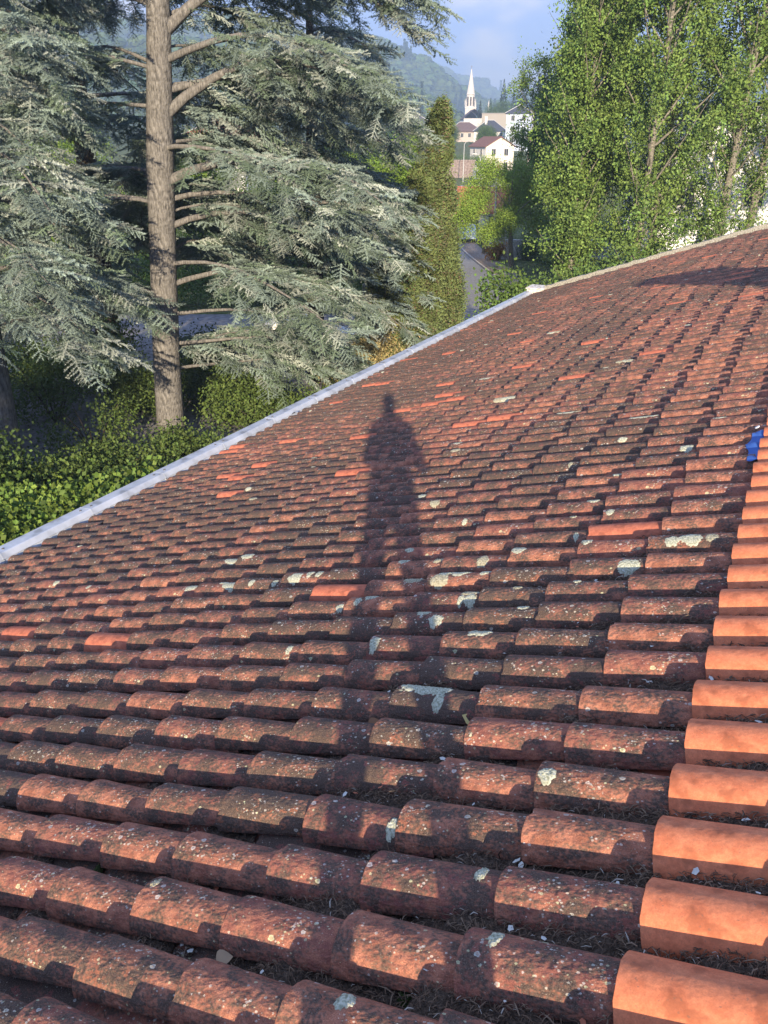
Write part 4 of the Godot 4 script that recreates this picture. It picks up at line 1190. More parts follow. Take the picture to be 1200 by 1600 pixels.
func poplars() -> void:
	shoot = leaf_clump(21, 17, 0.38, 0.12, 0.85)
	var i := 0
	for q in [[7.35, -33.0, 13.2, 1.7, 0.0, "slender poplar at the outer end of the row above the corner block"], [8.2, -35.0, 15.5, 2.1, 0.3, "second poplar of the row with a pale crooked stem"], [9.3, -31.8, 17.0, 2.3, 0.7, "tall leaning poplar behind the lichened mortar verge"], [11.2, -36.5, 18.0, 2.4, 0.6, "broad poplar in the middle of the row"], [12.6, -32.6, 18.5, 2.3, 1.2, "poplar with a thick grey trunk leaning over the roof verge"], [14.9, -35.5, 19.0, 2.5, 1.3, "poplar before the big white building"], [16.6, -33.2, 18.0, 2.4, 1.5, "last poplar of the row, thin enough to show the white wall"], [9.0, -50.8, 11.6, 1.9, 0.0, "thin young poplar at the very end of the row by the road"], [9.0, -39.5, 14.8, 2.1, 0.2, "poplar filling the gap behind the two outermost ones"]]:
		poplar(q[5], Vector3(q[0] * 1.3, 0, q[1] * 1.3), (q[2] - 8.5) * 1.3 + 8.5, q[3] * 1.4, q[4] * 1.3, 400 + i * 7, 5200 if i < 5 else 3900, 0.06 if i < 5 else 0.24)
		i += 1
	rng.seed = 81
	for q in [[4.9, -29.6, 1.5, 1.7], [6.4, -28.8, 1.5, 1.9], [7.9, -28.6, 1.5, 2.1], [9.5, -28.0, 1.4, 2.2], [5.6, -33.5, 1.7, 2.2], [11.0, -28.0, 1.3, 2.2], [4.0, -32.5, 1.3, 1.2], [3.4, -30.2, 0.9, 0.9], [11.5, -37.5, 1.9, 2.4], [14.0, -37.0, 1.9, 2.5], [16.5, -38.0, 2.0, 1.8], [9.4, -38.5, 1.7, 2.2]]:
		shrub("sucker_shrub", "leafy poplar sucker thicket at the foot of the poplar row", "shrub", Vector3(q[0], 0, q[1]), Vector3(q[2], q[3], q[2]), 760, shoot, Color(0.095, 0.16, 0.04), "thicket under the poplars")
	# acacia by the road
	var t := thing("acacia_tree", "light green airy tree overhanging the road beyond the poplars", "tree", Vector3(9.0, 0, -60))
	var b := MB.new(); b.tube([Vector3(0, -0.1, 0), Vector3(-0.2, 2.2, 0), Vector3(-0.4, 4.4, 0), Vector3(-0.2, 7.0, 0)], [0.22, 0.17, 0.11, 0.03], 8)
	put("trunk", b.mesh(), mats.poplar_bark, t)
	for k in 6:
		var lb := MB.new(); var a := k * 1.1
		lb.tube([Vector3(-0.3, 2.6 + k * 0.4, 0), Vector3(cos(a) * 1.0 - 0.3, 3.6 + k * 0.5, sin(a)), Vector3(cos(a) * 2.2 - 0.3, 4.3 + k * 0.5, sin(a) * 2.2)], [0.08, 0.05, 0.02], 5)
		put("branch", lb.mesh(), mats.poplar_bark, t)
	var lobes := []
	for q in [[-4.0, 2.9, 1.2], [-3.2, 4.2, 1.4], [-2.0, 5.4, 1.5], [0.0, 6.0, 1.5], [-1.8, 6.6, 1.0], [0.6, 4.4, 1.5], [-0.9, 3.4, 1.3], [-3.6, 4.2, 0.8], [-1.6, 2.6, 1.0], [1.6, 5.6, 1.3], [1.8, 3.4, 1.3]]: lobes.append([Vector3(q[0], q[1], rr(-1, 1)), Vector3(q[2], q[2] * 0.72, q[2])])
	lobes_crown(t, lobes, 3600, clumps.fine, tones(Color(0.19, 0.29, 0.05), 0.3), 0.9, 0.4, -0.12)
	shrub("russet_shrub", "small shrub with orange brown leaves by the roadside wall", "shrub", Vector3(8.6, 0, -64.5), Vector3(0.8, 0.9, 0.8), 200, clumps.fine, Color(0.30, 0.15, 0.03))
	for q in [[10.5, -66, 1.4, 1.0], [13.0, -64, 1.6, 1.2], [12.0, -58, 1.6, 1.3]]:
		shrub("roadside_shrub", "green roadside shrub behind the low white wall", "shrub", Vector3(q[0], 0, q[1]), Vector3(q[2], q[3], q[2]), 400, clumps.fine, Color(0.08, 0.14, 0.035), "shrubs behind the roadside wall")

# ---------------------------------------------------------------- town
func building(called: String, label: String, at: Vector3, yaw: float, w: float, d: float, h: float, rh: float, roof_kind: String, wall_c: Color, roof_c: Color, cols: int, rows: int, sidecols := 2) -> Node3D:
	# front faces +z of the house; its foot lies at AT
	var t := thing(called, label, "building", at)
	t.rotation_degrees.y = yaw
	var b := MB.new()
	b.box(Vector3(-w / 2, -1.5, -d / 2), Vector3(w / 2, h, d / 2))
	if roof_kind == "gable":
		for s in [-1.0, 1.0]:
			var i := b.v.size(); var nn := Vector3(0, 0, s)
			b.vert(Vector3(-w / 2, h + 0.002, s * d / 2), nn); b.vert(Vector3(w / 2, h + 0.002, s * d / 2), nn); b.vert(Vector3(0, h + rh, s * d / 2), nn)
			b.face(i, i + 1, i + 2)
	put("wall", b.mesh(), mat(wall_c, 0.9), t)
	var r := MB.new(); var o := 0.45
	var th := 0.18
	match roof_kind:
		"flat":
			r.box(Vector3(-w / 2 - 0.15, h + 0.003, -d / 2 - 0.15), Vector3(w / 2 + 0.15, h + 0.35, d / 2 + 0.15))
		"gable": # ridge along z
			for s in [-1.0, 1.0]:
				var e := Vector3(s * (w / 2 + o), h - o * rh / (w / 2), 0); var k := Vector3(0, h + rh, 0)
				for f in [0.01, th]:
					r.quad(e + Vector3(0, f, -d / 2 - o), e + Vector3(0, f, d / 2 + o), k + Vector3(0, f, d / 2 + o), k + Vector3(0, f, -d / 2 - o), Vector3(s * 0.5, 1.0 if f > 0.1 else -1.0, 0))
				for z in [-d / 2 - o, d / 2 + o]:
					r.quad(e + Vector3(0, 0.01, z), e + Vector3(0, th, z), k + Vector3(0, th, z), k + Vector3(0, 0.01, z), Vector3(0, 0, signf(z)))
				r.quad(e + Vector3(0, 0.01, -d / 2 - o), e + Vector3(0, th, -d / 2 - o), e + Vector3(0, th, d / 2 + o), e + Vector3(0, 0.01, d / 2 + o), Vector3(s, 0, 0))
		"hip":
			var W := w / 2 + o; var D := d / 2 + o; var L := maxf(W - D, 0.2)
			var c := [Vector3(-W, h, -D), Vector3(W, h, -D), Vector3(W, h, D), Vector3(-W, h, D)]
			var k0 := Vector3(-L, h + rh, 0); var k1 := Vector3(L, h + rh, 0)
			r.quad(c[3], c[2], k1, k0, Vector3(0, 1, 1)); r.quad(c[1], c[0], k0, k1, Vector3(0, 1, -1))
			for e in [[c[0], c[3], k0, -1.0], [c[2], c[1], k1, 1.0]]:
				var i := r.v.size(); var nn := Vector3(e[3], D / maxf(rh, 0.1) * 0.6, 0).normalized()
				r.vert(e[0], nn); r.vert(e[1], nn); r.vert(e[2], nn); r.face(i, i + 1, i + 2)
			r.box(Vector3(-W, h - 0.2, -D), Vector3(W, h - 0.01, D))
	var ro := put("roof", r.mesh(), mat(Color.WHITE, 0.85, ramp_tex(int(w * 100 + d), 0.09, 64, [roof_c.darkened(0.25), roof_c, roof_c.lightened(0.15)], 1.4), 0.6), t)
	if roof_kind == "hip":
		var rb := MB.new()
		var W := w / 2 + o; var D := d / 2 + o; var L := maxf(W - D, 0.2)
		for s in [-1.0, 1.0]:
			rb.tube([Vector3(s * W, h + 0.04, D), Vector3(s * L, h + rh + 0.05, 0)], [0.12, 0.12], 5)
		rb.tube([Vector3(-L, h + rh + 0.05, 0), Vector3(L, h + rh + 0.05, 0)], [0.13, 0.13], 5)
		put("ridge_tiles", rb.mesh(), mat(lin(0.5, 0.5, 0.5), 0.7), ro)
	var frame_m := mat(lin(0.55, 0.54, 0.52), 0.7); var glass := mat(lin(0.035, 0.04, 0.05), 0.15)
	var pane := MB.new(); pane.box(Vector3(-0.5, -0.72, 0.0), Vector3(0.5, 0.72, 0.035))
	var fr := MB.new()
	for e in [[-0.62, -0.84, 0.62, -0.725], [-0.62, 0.725, 0.62, 0.84], [-0.62, -0.72, -0.505, 0.72], [0.505, -0.72, 0.62, 0.72], [-0.03, -0.72, 0.03, 0.72]]: fr.box(Vector3(e[0], e[1], 0.0), Vector3(e[2], e[3], 0.07))
	var pm := pane.mesh(); var fm := fr.mesh()
	for j in rows:
		for f in [[cols, w, d / 2, 0.0], [sidecols, d, w / 2, -90.0], [sidecols, d, w / 2, 90.0]]:
			for i in f[0]:
				var x: float = ((i + 0.5) / f[0] - 0.5) * f[1] * 0.9
				var y: float = (j + 0.55) * h / rows
				var bs := Basis(Vector3.UP, deg_to_rad(f[3]))
				var wt := Transform3D(bs, bs * Vector3(x, y, f[2] + 0.004))
				var win := put("window", pm, glass, t, wt)
				put("frame", fm, frame_m, win)
	return t

func chimney(t: Node3D, p: Vector3, h: float, c: Color) -> void:
	var b := MB.new(); b.box(p - Vector3(0.45, 1.5, 0.35), p + Vector3(0.45, h, 0.35)); b.box(p + Vector3(-0.55, h + 0.003, -0.45), p + Vector3(0.55, h + 0.2, 0.45))
	put("chimney", b.mesh(), mat(c, 0.9), t)

func town() -> void:
	rng.seed = 101
	var slate := lin(0.055, 0.062, 0.085); var tile := lin(0.20, 0.095, 0.07); var white := lin(0.72, 0.71, 0.70)
	var h1 := building("slate_roof_house", "white two-storey house with dark slate hip roof and white chimney below the spire", Vector3(38.6, 2.5, -330), -6, 11.5, 9, 8.4, 3.6, "hip", white, slate, 4, 3)
	chimney(h1, Vector3(-1.6, 11.0, 1.5), 2.0, white)
	var bal := MB.new(); bal.box(Vector3(1.0, 4.6, 4.52), Vector3(5.4, 4.75, 5.6)); bal.box(Vector3(1.0, 4.76, 5.5), Vector3(5.4, 5.6, 5.58))
	put("balcony", bal.mesh(), mat(lin(0.50, 0.33, 0.30), 0.8), h1)
	var h2 := building("gable_house", "cream house with brown tiled gable roof facing the road", Vector3(26.6, 0.8, -222), 18, 7.4, 9.5, 6.0, 2.0, "gable", lin(0.74, 0.70, 0.62), tile, 2, 2, 2)
	var dr := MB.new(); dr.box(Vector3(-0.5, -0.4, 4.752), Vector3(0.5, 1.9, 4.80)); put("door", dr.mesh(), mat(lin(0.25, 0.16, 0.1)), h2)
	building("brown_roof_house", "long house with dull brown roof to the side of the white slate-roofed one", Vector3(32.0, 5.0, -362), 4, 13, 9, 6.0, 3.4, "hip", lin(0.5, 0.42, 0.38), lin(0.13, 0.085, 0.08), 4, 2)
	building("grey_apartment_block", "plain grey beige apartment block behind the slate-roofed house", Vector3(47.5, 6, -392), -8, 10.5, 10, 12.0, 0.4, "flat", lin(0.36, 0.33, 0.29), lin(0.30, 0.28, 0.26), 0, 4)
	building("pale_blue_house", "tall pale blue house with slate roof half hidden by poplar leaves", Vector3(45.0, 3, -302), -14, 8.0, 9, 13.0, 2.6, "hip", lin(0.50, 0.58, 0.72), slate, 2, 4)
	building("cream_house", "cream house showing only its top above the poplars", Vector3(68.5, 9, -452), 10, 9.0, 8, 11.0, 2.2, "gable", lin(0.72, 0.62, 0.42), lin(0.34, 0.25, 0.18), 3, 3)
	building("pink_house", "small pink and white house with red roof among the poplar leaves", Vector3(36.5, 1, -205), -12, 7.0, 7, 7.6, 1.8, "hip", lin(0.68, 0.55, 0.52), lin(0.36, 0.12, 0.09), 2, 2)
	building("hip_roof_house", "house with grey slate hip roof and pink walls between the cedar and the columnar conifer", Vector3(11.5, 5.0, -330), 24, 12.5, 10, 7.3, 3.9, "hip", lin(0.60, 0.40, 0.35), lin(0.09, 0.085, 0.10), 4, 2)
	building("garden_house", "small pale house peeping out behind the cedar tips", Vector3(0.5, 5.0, -352), 8, 8, 8, 7.0, 2.0, "hip", lin(0.66, 0.60, 0.55), lin(0.2, 0.17, 0.17), 2, 2)
	var rh := building("red_roof_house", "low white house with bright red tiled roof beside the road", Vector3(9.3, 0, -81.5), 84, 6.4, 4.2, 2.6, 1.7, "gable", lin(0.66, 0.62, 0.60), lin(0.44, 0.12, 0.07), 1, 1, 2)
	# white house seen through the cedar
	building("white_house", "white house with red roof glimpsed through the cedar limbs", Vector3(-25, 0, -140), -8, 9.0, 8, 9.0, 2.2, "hip", white, lin(0.42, 0.14, 0.09), 3, 2)
	building("white_warehouse", "big plain white building filling the gaps behind the poplars", Vector3(29.5, 0, -58), -14, 26, 14, 10.0, 0.5, "flat", lin(0.74, 0.75, 0.78), lin(0.55, 0.56, 0.58), 6, 1)
	church()

func church() -> void:
	var t := thing("church", "pale stone church with tall pointed spire rising above the town roofs", "church", Vector3(47.0, 11.0, -500))
	var stone := mat(Color.WHITE, 0.9, ramp_tex(120, 0.05, 128, [lin(0.55, 0.52, 0.49), lin(0.70, 0.67, 0.63)], 1.2), 0.4)
	var b := MB.new()
	b.box(Vector3(-2.9, -4, -2.9), Vector3(2.9, 12.5, 2.9))
	b.box(Vector3(-3.1, 12.502, -3.1), Vector3(3.1, 13.0, 3.1))
	put("tower", b.mesh(), stone, t)
	var s := MB.new()
	var ring := func(y: float, r: float) -> Array:
		var out := []
		for k in 8: out.append(Vector3(cos(TAU * (k + 0.5) / 8) * r, y, sin(TAU * (k + 0.5) / 8) * r))
		return out
	var lv := [ring.call(13.0, 2.35), ring.call(19.0, 2.2), ring.call(19.2, 2.5), ring.call(19.6, 2.2), ring.call(31.5, 0.12)]
	for i in lv.size() - 1:
		for k in 8:
			var p: Vector3 = lv[i][k]; var q: Vector3 = lv[i][(k + 1) % 8]
			s.quad(p, q, lv[i + 1][(k + 1) % 8], lv[i + 1][k], Vector3(p.x + q.x, 0.6, p.z + q.z))
	var sp := put("spire", s.mesh(), stone, t)
	var cr := MB.new(); cr.tube([Vector3(0, 31.4, 0), Vector3(0, 33.2, 0)], [0.09, 0.07], 5); cr.box(Vector3(-0.5, 32.4, -0.07), Vector3(0.5, 32.55, 0.07))
	put("cross", cr.mesh(), mats.screw, sp)
	for k in 8:
		var a := TAU * k / 8
		var o := MB.new(); o.box(Vector3(-0.42, 13.6, -0.05), Vector3(0.42, 18.0, 0.05), Transform3D(Basis(Vector3.UP, -a + PI / 2), Vector3(cos(a) * 2.22, 0, sin(a) * 2.22)))
		put("belfry_opening", o.mesh(), mat(lin(0.08, 0.075, 0.08)), t)
	for q in [[-2.6, 2.6], [2.6, 2.6], [-2.6, -2.6], [2.6, -2.6]]:
		var p := MB.new(); p.tube([Vector3(q[0], 12.9, q[1]), Vector3(q[0], 14.6, q[1]), Vector3(q[0], 17.4, q[1])], [0.42, 0.4, 0.02], 6)
		put("pinnacle", p.mesh(), stone, t)
	var n := MB.new(); n.box(Vector3(-5.5, -4, 3.0), Vector3(5.5, 7.0, 26))
	put("nave", n.mesh(), stone, t)
	var r := MB.new()
	for sd in [-1.0, 1.0]: r.quad(Vector3(sd * 6, 6.8, 3.0), Vector3(sd * 6, 6.8, 26.3), Vector3(0, 11.5, 26.3), Vector3(0, 11.5, 3.0), Vector3(sd, 1, 0))
	put("nave_roof", r.mesh(), mat(lin(0.13, 0.09, 0.09)), t)
	var t2 := MB.new(); t2.box(Vector3(8.5, -4, 4.0), Vector3(10.5, 9.0, 6.0))
	t2.tube([Vector3(9.5, 9.0, 5), Vector3(9.5, 10.5, 5), Vector3(9.5, 16.5, 5)], [1.2, 1.0, 0.04], 8)
	put("stair_turret", t2.mesh(), stone, t)

func car(called: String, label: String, at: Vector3, yaw: float, paint: Color, van := false) -> void:
	var t := thing(called, label, "van" if van else "car", at)
	t.rotation_degrees.y = yaw
	var m := mat(paint, 0.3); m.clearcoat_enabled = true; m.clearcoat = 0.6
	var W := 1.0 if van else 0.86
	var prof := [Vector2(-2.5, 0.35), Vector2(-2.55, 0.9), Vector2(-2.45, 2.3), Vector2(-2.2, 2.45), Vector2(1.35, 2.45), Vector2(2.1, 1.25), Vector2(2.55, 1.05), Vector2(2.6, 0.4)] if van else [Vector2(-2.0, 0.35), Vector2(-2.05, 0.85), Vector2(-1.85, 1.05), Vector2(-1.45, 1.45), Vector2(0.35, 1.47), Vector2(1.0, 1.0), Vector2(1.9, 0.85), Vector2(2.0, 0.4)]
	var b := MB.new()
	extrude_at(b, prof, -W, W)
	put("body", b.mesh(), m, t)
	var glass := mat(lin(0.02, 0.025, 0.03), 0.08)
	var g := MB.new()
	if van:
		g.quad(Vector3(1.37, 2.36, -W * 0.88), Vector3(1.37, 2.36, W * 0.88), Vector3(2.10, 1.30, W * 0.92), Vector3(2.10, 1.30, -W * 0.92), Vector3(1, 1, 0))
	else:
		g.quad(Vector3(0.40, 1.46, -W * 0.86), Vector3(0.40, 1.46, W * 0.86), Vector3(1.0, 1.03, W * 0.9), Vector3(1.0, 1.03, -W * 0.9), Vector3(1, 1, 0))
	for i in g.v.size(): g.v[i] += Vector3(0.012, 0.012, 0)
	put("windscreen", g.mesh(), glass, t)
	for s in [-1.0, 1.0]:
		var sg := MB.new()
		var z: float = s * (W + 0.004)
		if van: sg.quad(Vector3(0.3, 2.2, z), Vector3(1.25, 2.2, z), Vector3(1.75, 1.4, z), Vector3(0.3, 1.4, z), Vector3(0, 0, s))
		else: sg.quad(Vector3(-1.3, 1.40, z), Vector3(0.3, 1.42, z), Vector3(0.85, 1.03, z), Vector3(-1.6, 1.05, z), Vector3(0, 0, s))
		put("side_window", sg.mesh(), glass, t)
		for x in [-1.35, 1.4]:
			var wh := MB.new(); wh.tube([Vector3(x, 0.33, s * (W - 0.2)), Vector3(x, 0.33, s * (W + 0.02))], [0.33, 0.33], 16); wh.disc(Vector3(x, 0.33, s * (W + 0.02)), Vector3(0, 0, s), 0.33, 16)
			var wo := put("wheel", wh.mesh(), mat(lin(0.02, 0.02, 0.02), 0.8), t)
			var rm := MB.new(); rm.disc(Vector3(x, 0.33, s * (W + 0.026)), Vector3(0, 0, s), 0.2, 12)
			put("rim", rm.mesh(), mat(lin(0.4, 0.4, 0.42), 0.4), wo)
		var hl := MB.new(); hl.box(Vector3(2.5 if van else 1.93, 0.72, s * W * 0.78 - 0.14), Vector3(2.62 if van else 2.02, 0.92, s * W * 0.78 + 0.14))
		put("headlight", hl.mesh(), mat(lin(0.6, 0.6, 0.6), 0.15), t)

func extrude_at(b: MB, pts: Array, za: float, zb: float) -> void:
	extrude(b, pts, za, zb)

func post(called: String, label: String, at: Vector3, h: float, arm: float) -> void:
	var t := thing(called, label, "street lamp", at, "")
	var m := mat(lin(0.45, 0.46, 0.46), 0.6)
	var b := MB.new(); b.tube([Vector3(0, -0.1, 0), Vector3(0, h * 0.5, 0), Vector3(0, h, 0)], [0.11, 0.085, 0.06], 8)
	put("pole", b.mesh(), m, t)
	var a := MB.new(); a.tube([Vector3(0, h, 0), Vector3(arm * 0.25, h + 0.55, 0), Vector3(arm * 0.7, h + 0.75, 0), Vector3(arm, h + 0.72, 0)], [0.055, 0.05, 0.045, 0.04], 6)
	put("arm", a.mesh(), m, t)
	var hd := MB.new(); hd.box(Vector3(arm - 0.1, h + 0.62, -0.14), Vector3(arm + 0.6, h + 0.78, 0.14))
	put("lamp_head", hd.mesh(), m, t)

func street() -> void:
	car("minibus", "white minibus coming down the road below the cream gable house", Vector3(20.3, 0.25, -188), -84, lin(0.72, 0.74, 0.76), true)
	car("parked_car", "white car parked in the yard behind the cedar", Vector3(-3.3, 0.03, -35.6), 12, lin(0.72, 0.73, 0.75))
	car("pale_blue_car", "pale blue car parked at the roadside under the acacia", Vector3(7.0, 0.13, -77.5), 96, lin(0.48, 0.60, 0.74))
	post("street_lamp", "tall street lamp with curved arm beside the retaining wall", Vector3(16.4, 0.0, -184), 7.4, 1.7)
	post("street_lamp", "street lamp on the pavement before the crossing", Vector3(15.2, 0.0, -141), 5.6, -1.2)
	post("street_lamp", "slim pale lamp post standing inside the acacia leaves", Vector3(8.4, 0.0, -66), 5.8, -1.6)
	var p := thing("wooden_post", "grey wooden post standing on the lawn behind the cedar", "post", Vector3(-0.9, 0, -39.5))
	var b := MB.new(); b.tube([Vector3(0, -0.1, 0), Vector3(0.02, 1.2, 0), Vector3(0.0, 2.3, 0)], [0.13, 0.12, 0.11], 9); b.disc(Vector3(0, 2.3, 0), Vector3.UP, 0.11)
	put("post", b.mesh(), mats.poplar_bark, p)
	var plaster := mat(Color.WHITE, 0.95, ramp_tex(130, 0.03, 128, [lin(0.5, 0.48, 0.45), lin(0.72, 0.70, 0.67)], 1.3), 0.4)
	var w := thing("garden_wall", "low white garden wall with capped pillar along the pavement", "wall", Vector3(9.9, 0, -66))
	var wb := MB.new(); wb.box(Vector3(-0.6, -0.1, -0.13), Vector3(7.5, 1.45, 0.13)); wb.box(Vector3(-1.0, -0.1, -14), Vector3(-0.8, 1.0, -0.35))
	put("wall", wb.mesh(), plaster, w)
	var pb := MB.new(); pb.box(Vector3(-1.15, -0.1, -0.3), Vector3(-0.62, 1.9, 0.26)); pb.box(Vector3(-1.22, 1.902, -0.37), Vector3(-0.55, 2.0, 0.33))
	put("pillar", pb.mesh(), plaster, w)
	var f := thing("board_fence", "weathered brown board fence between the acacia and the white pillar", "fence", Vector3(8.2, 0, -70))
	for i in 14:
		var sb := MB.new(); sb.box(Vector3(-0.06, 0.05, -0.012), Vector3(0.06, rr(1.25, 1.4), 0.012), Transform3D(Basis(Vector3.UP, 1.25 + rr(-0.03, 0.03)), Vector3(0.05 * i - 0.35, 0, -0.14 * i + 1.6)))
		put("board", sb.mesh(), mat(lin(0.24 * rr(0.8, 1.2), 0.17, 0.11), 0.95), f)
	var rw := thing("retaining_wall", "brownish concrete retaining wall under the grassy bank by the road", "wall", Vector3(17.6, 0, -196))
	var rb := MB.new(); rb.box(Vector3(-6, -0.5, -0.4), Vector3(2.3, 4.0, 0.4)); rb.box(Vector3(-6.2, 4.002, -0.5), Vector3(2.5, 4.25, 0.5))
	put("wall", rb.mesh(), mat(Color.WHITE, 0.95, ramp_tex(131, 0.05, 128, [lin(0.16, 0.12, 0.11), lin(0.30, 0.25, 0.23)], 1.3), 0.3), rw)
	for q in [[15.5, 4.2, -201, 3.2, 1.3], [20.5, 3.6, -204, 2.4, 1.5], [23.0, 2.0, -214, 1.8, 2.6], [13.0, 5.0, -215, 4.0, 3.0]]:
		shrub("bank_shrub", "green shrub on the bank above the retaining wall", "shrub", Vector3(q[0], q[1] - 1.2, q[2]), Vector3(q[3], q[4], q[3]), 300, clumps.fine, Color(0.08, 0.14, 0.035), "shrubs on the bank")
	for q in [[6.5, -250, 11, 5.0, "rounded green tree beside the slate hip roof"], [30.0, -262, 9, 4.0, "dark green tree beside the cream gable house"], [55.0, -440, 16, 8.0, "broad green tree just behind the church turret"], [20, -300, 10, 5, "green tree below the slate hip roof"], [52, -250, 12, 5, "tall green tree behind the pink house"], [2, -280, 12, 6, "leafy tree in the gardens behind the lime green tree"]]:
		var t := thing("garden_tree", q[4], "tree", Vector3(q[0], land(q[0], q[1]), q[1]))
		var tb := MB.new(); tb.tube([Vector3(0, -0.3, 0), Vector3(0, q[2] * 0.8, 0)], [0.3, 0.06], 6)
		put("trunk", tb.mesh(), mats.dark_bark, t)
		var lobes := []
		for i in 7: lobes.append([Vector3(rr(-1, 1) * q[3] * 0.5, rr(0.4, 0.8) * q[2], rr(-1, 1) * q[3] * 0.5), Vector3.ONE * q[3] * rr(0.45, 0.6)])
		lobes_crown(t, lobes, 1500, clumps.fine, tones(Color(0.07, 0.125, 0.03), 0.3), 2.4, 0.4)

# ---------------------------------------------------------------- the photographer, whose shadow lies on the tiles
func flesh(bones: Array, cell: float, k: float) -> MB: # tapered capsules joined smoothly, meshed as surface nets
	var lo := Vector3.INF; var hi := -Vector3.INF
	for q in bones:
		var r := maxf(q[2], q[3]) + cell * 3.0 + k
		lo = lo.min((q[0] as Vector3).min(q[1]) - Vector3.ONE * r); hi = hi.max((q[0] as Vector3).max(q[1]) + Vector3.ONE * r)
	var n := Vector3i(((hi - lo) / cell).ceil()) + Vector3i.ONE
	var f := PackedFloat32Array(); f.resize(n.x * n.y * n.z); f.fill(1.0)
	for q in bones:
		var a: Vector3 = q[0]; var b: Vector3 = q[1]; var ra: float = q[2]; var rb: float = q[3]
		var m := maxf(ra, rb) + cell * 2.5 + k
		var i0 := Vector3i(((a.min(b) - Vector3.ONE * m - lo) / cell).floor()).clamp(Vector3i.ZERO, n - Vector3i.ONE)
		var i1 := Vector3i(((a.max(b) + Vector3.ONE * m - lo) / cell).ceil()).clamp(Vector3i.ZERO, n - Vector3i.ONE)
		var ab := b - a; var l2 := maxf(ab.length_squared(), 1e-8)
		for z in range(i0.z, i1.z + 1):
			for y in range(i0.y, i1.y + 1):
				var row := (z * n.y + y) * n.x
				for x in range(i0.x, i1.x + 1):
					var p := lo + Vector3(x, y, z) * cell
					var t := clampf((p - a).dot(ab) / l2, 0.0, 1.0)
					var d := p.distance_to(a + ab * t) - lerpf(ra, rb, t)
					var o := f[row + x]
					var h := maxf(k - absf(o - d), 0.0) / k
					f[row + x] = minf(o, d) - h * h * k * 0.25
	var out := MB.new()
	var ids := {}
	var sx := 1; var sy := n.x; var sz := n.x * n.y
	for z in n.z - 1:
		for y in n.y - 1:
			for x in n.x - 1:
				var i := z * sz + y * sy + x
				var s := 0; var acc := Vector3.ZERO; var cnt := 0
				var c := [f[i], f[i + sx], f[i + sy], f[i + sx + sy], f[i + sz], f[i + sx + sz], f[i + sy + sz], f[i + sx + sy + sz]]
				for j in 8:
					if c[j] < 0.0: s += 1
				if s == 0 or s == 8: continue
				for e in [[0, 1], [2, 3], [4, 5], [6, 7], [0, 2], [1, 3], [4, 6], [5, 7], [0, 4], [1, 5], [2, 6], [3, 7]]:
					var u: float = c[e[0]]; var w: float = c[e[1]]
					if (u < 0.0) == (w < 0.0): continue
					var t := u / (u - w)
					var p := Vector3(e[0] & 1, (e[0] >> 1) & 1, e[0] >> 2).lerp(Vector3(e[1] & 1, (e[1] >> 1) & 1, e[1] >> 2), t)
					acc += p; cnt += 1
				var g := Vector3(c[1] + c[3] + c[5] + c[7] - c[0] - c[2] - c[4] - c[6], c[2] + c[3] + c[6] + c[7] - c[0] - c[1] - c[4] - c[5], c[4] + c[5] + c[6] + c[7] - c[0] - c[1] - c[2] - c[3]).normalized()
				ids[i] = out.vert(lo + (Vector3(x, y, z) + acc / cnt) * cell, g)
	for i in ids:
		for e in [[sx, sy, sz], [sy, sx, sz], [sz, sx, sy]]:
			if (f[i] < 0.0) != (f[i + e[0]] < 0.0) and ids.has(i - e[1]) and ids.has(i - e[2]) and ids.has(i - e[1] - e[2]):
				out.face(ids[i], ids[i - e[1]], ids[i - e[1] - e[2]]); out.face(ids[i], ids[i - e[1] - e[2]], ids[i - e[2]])
	return out

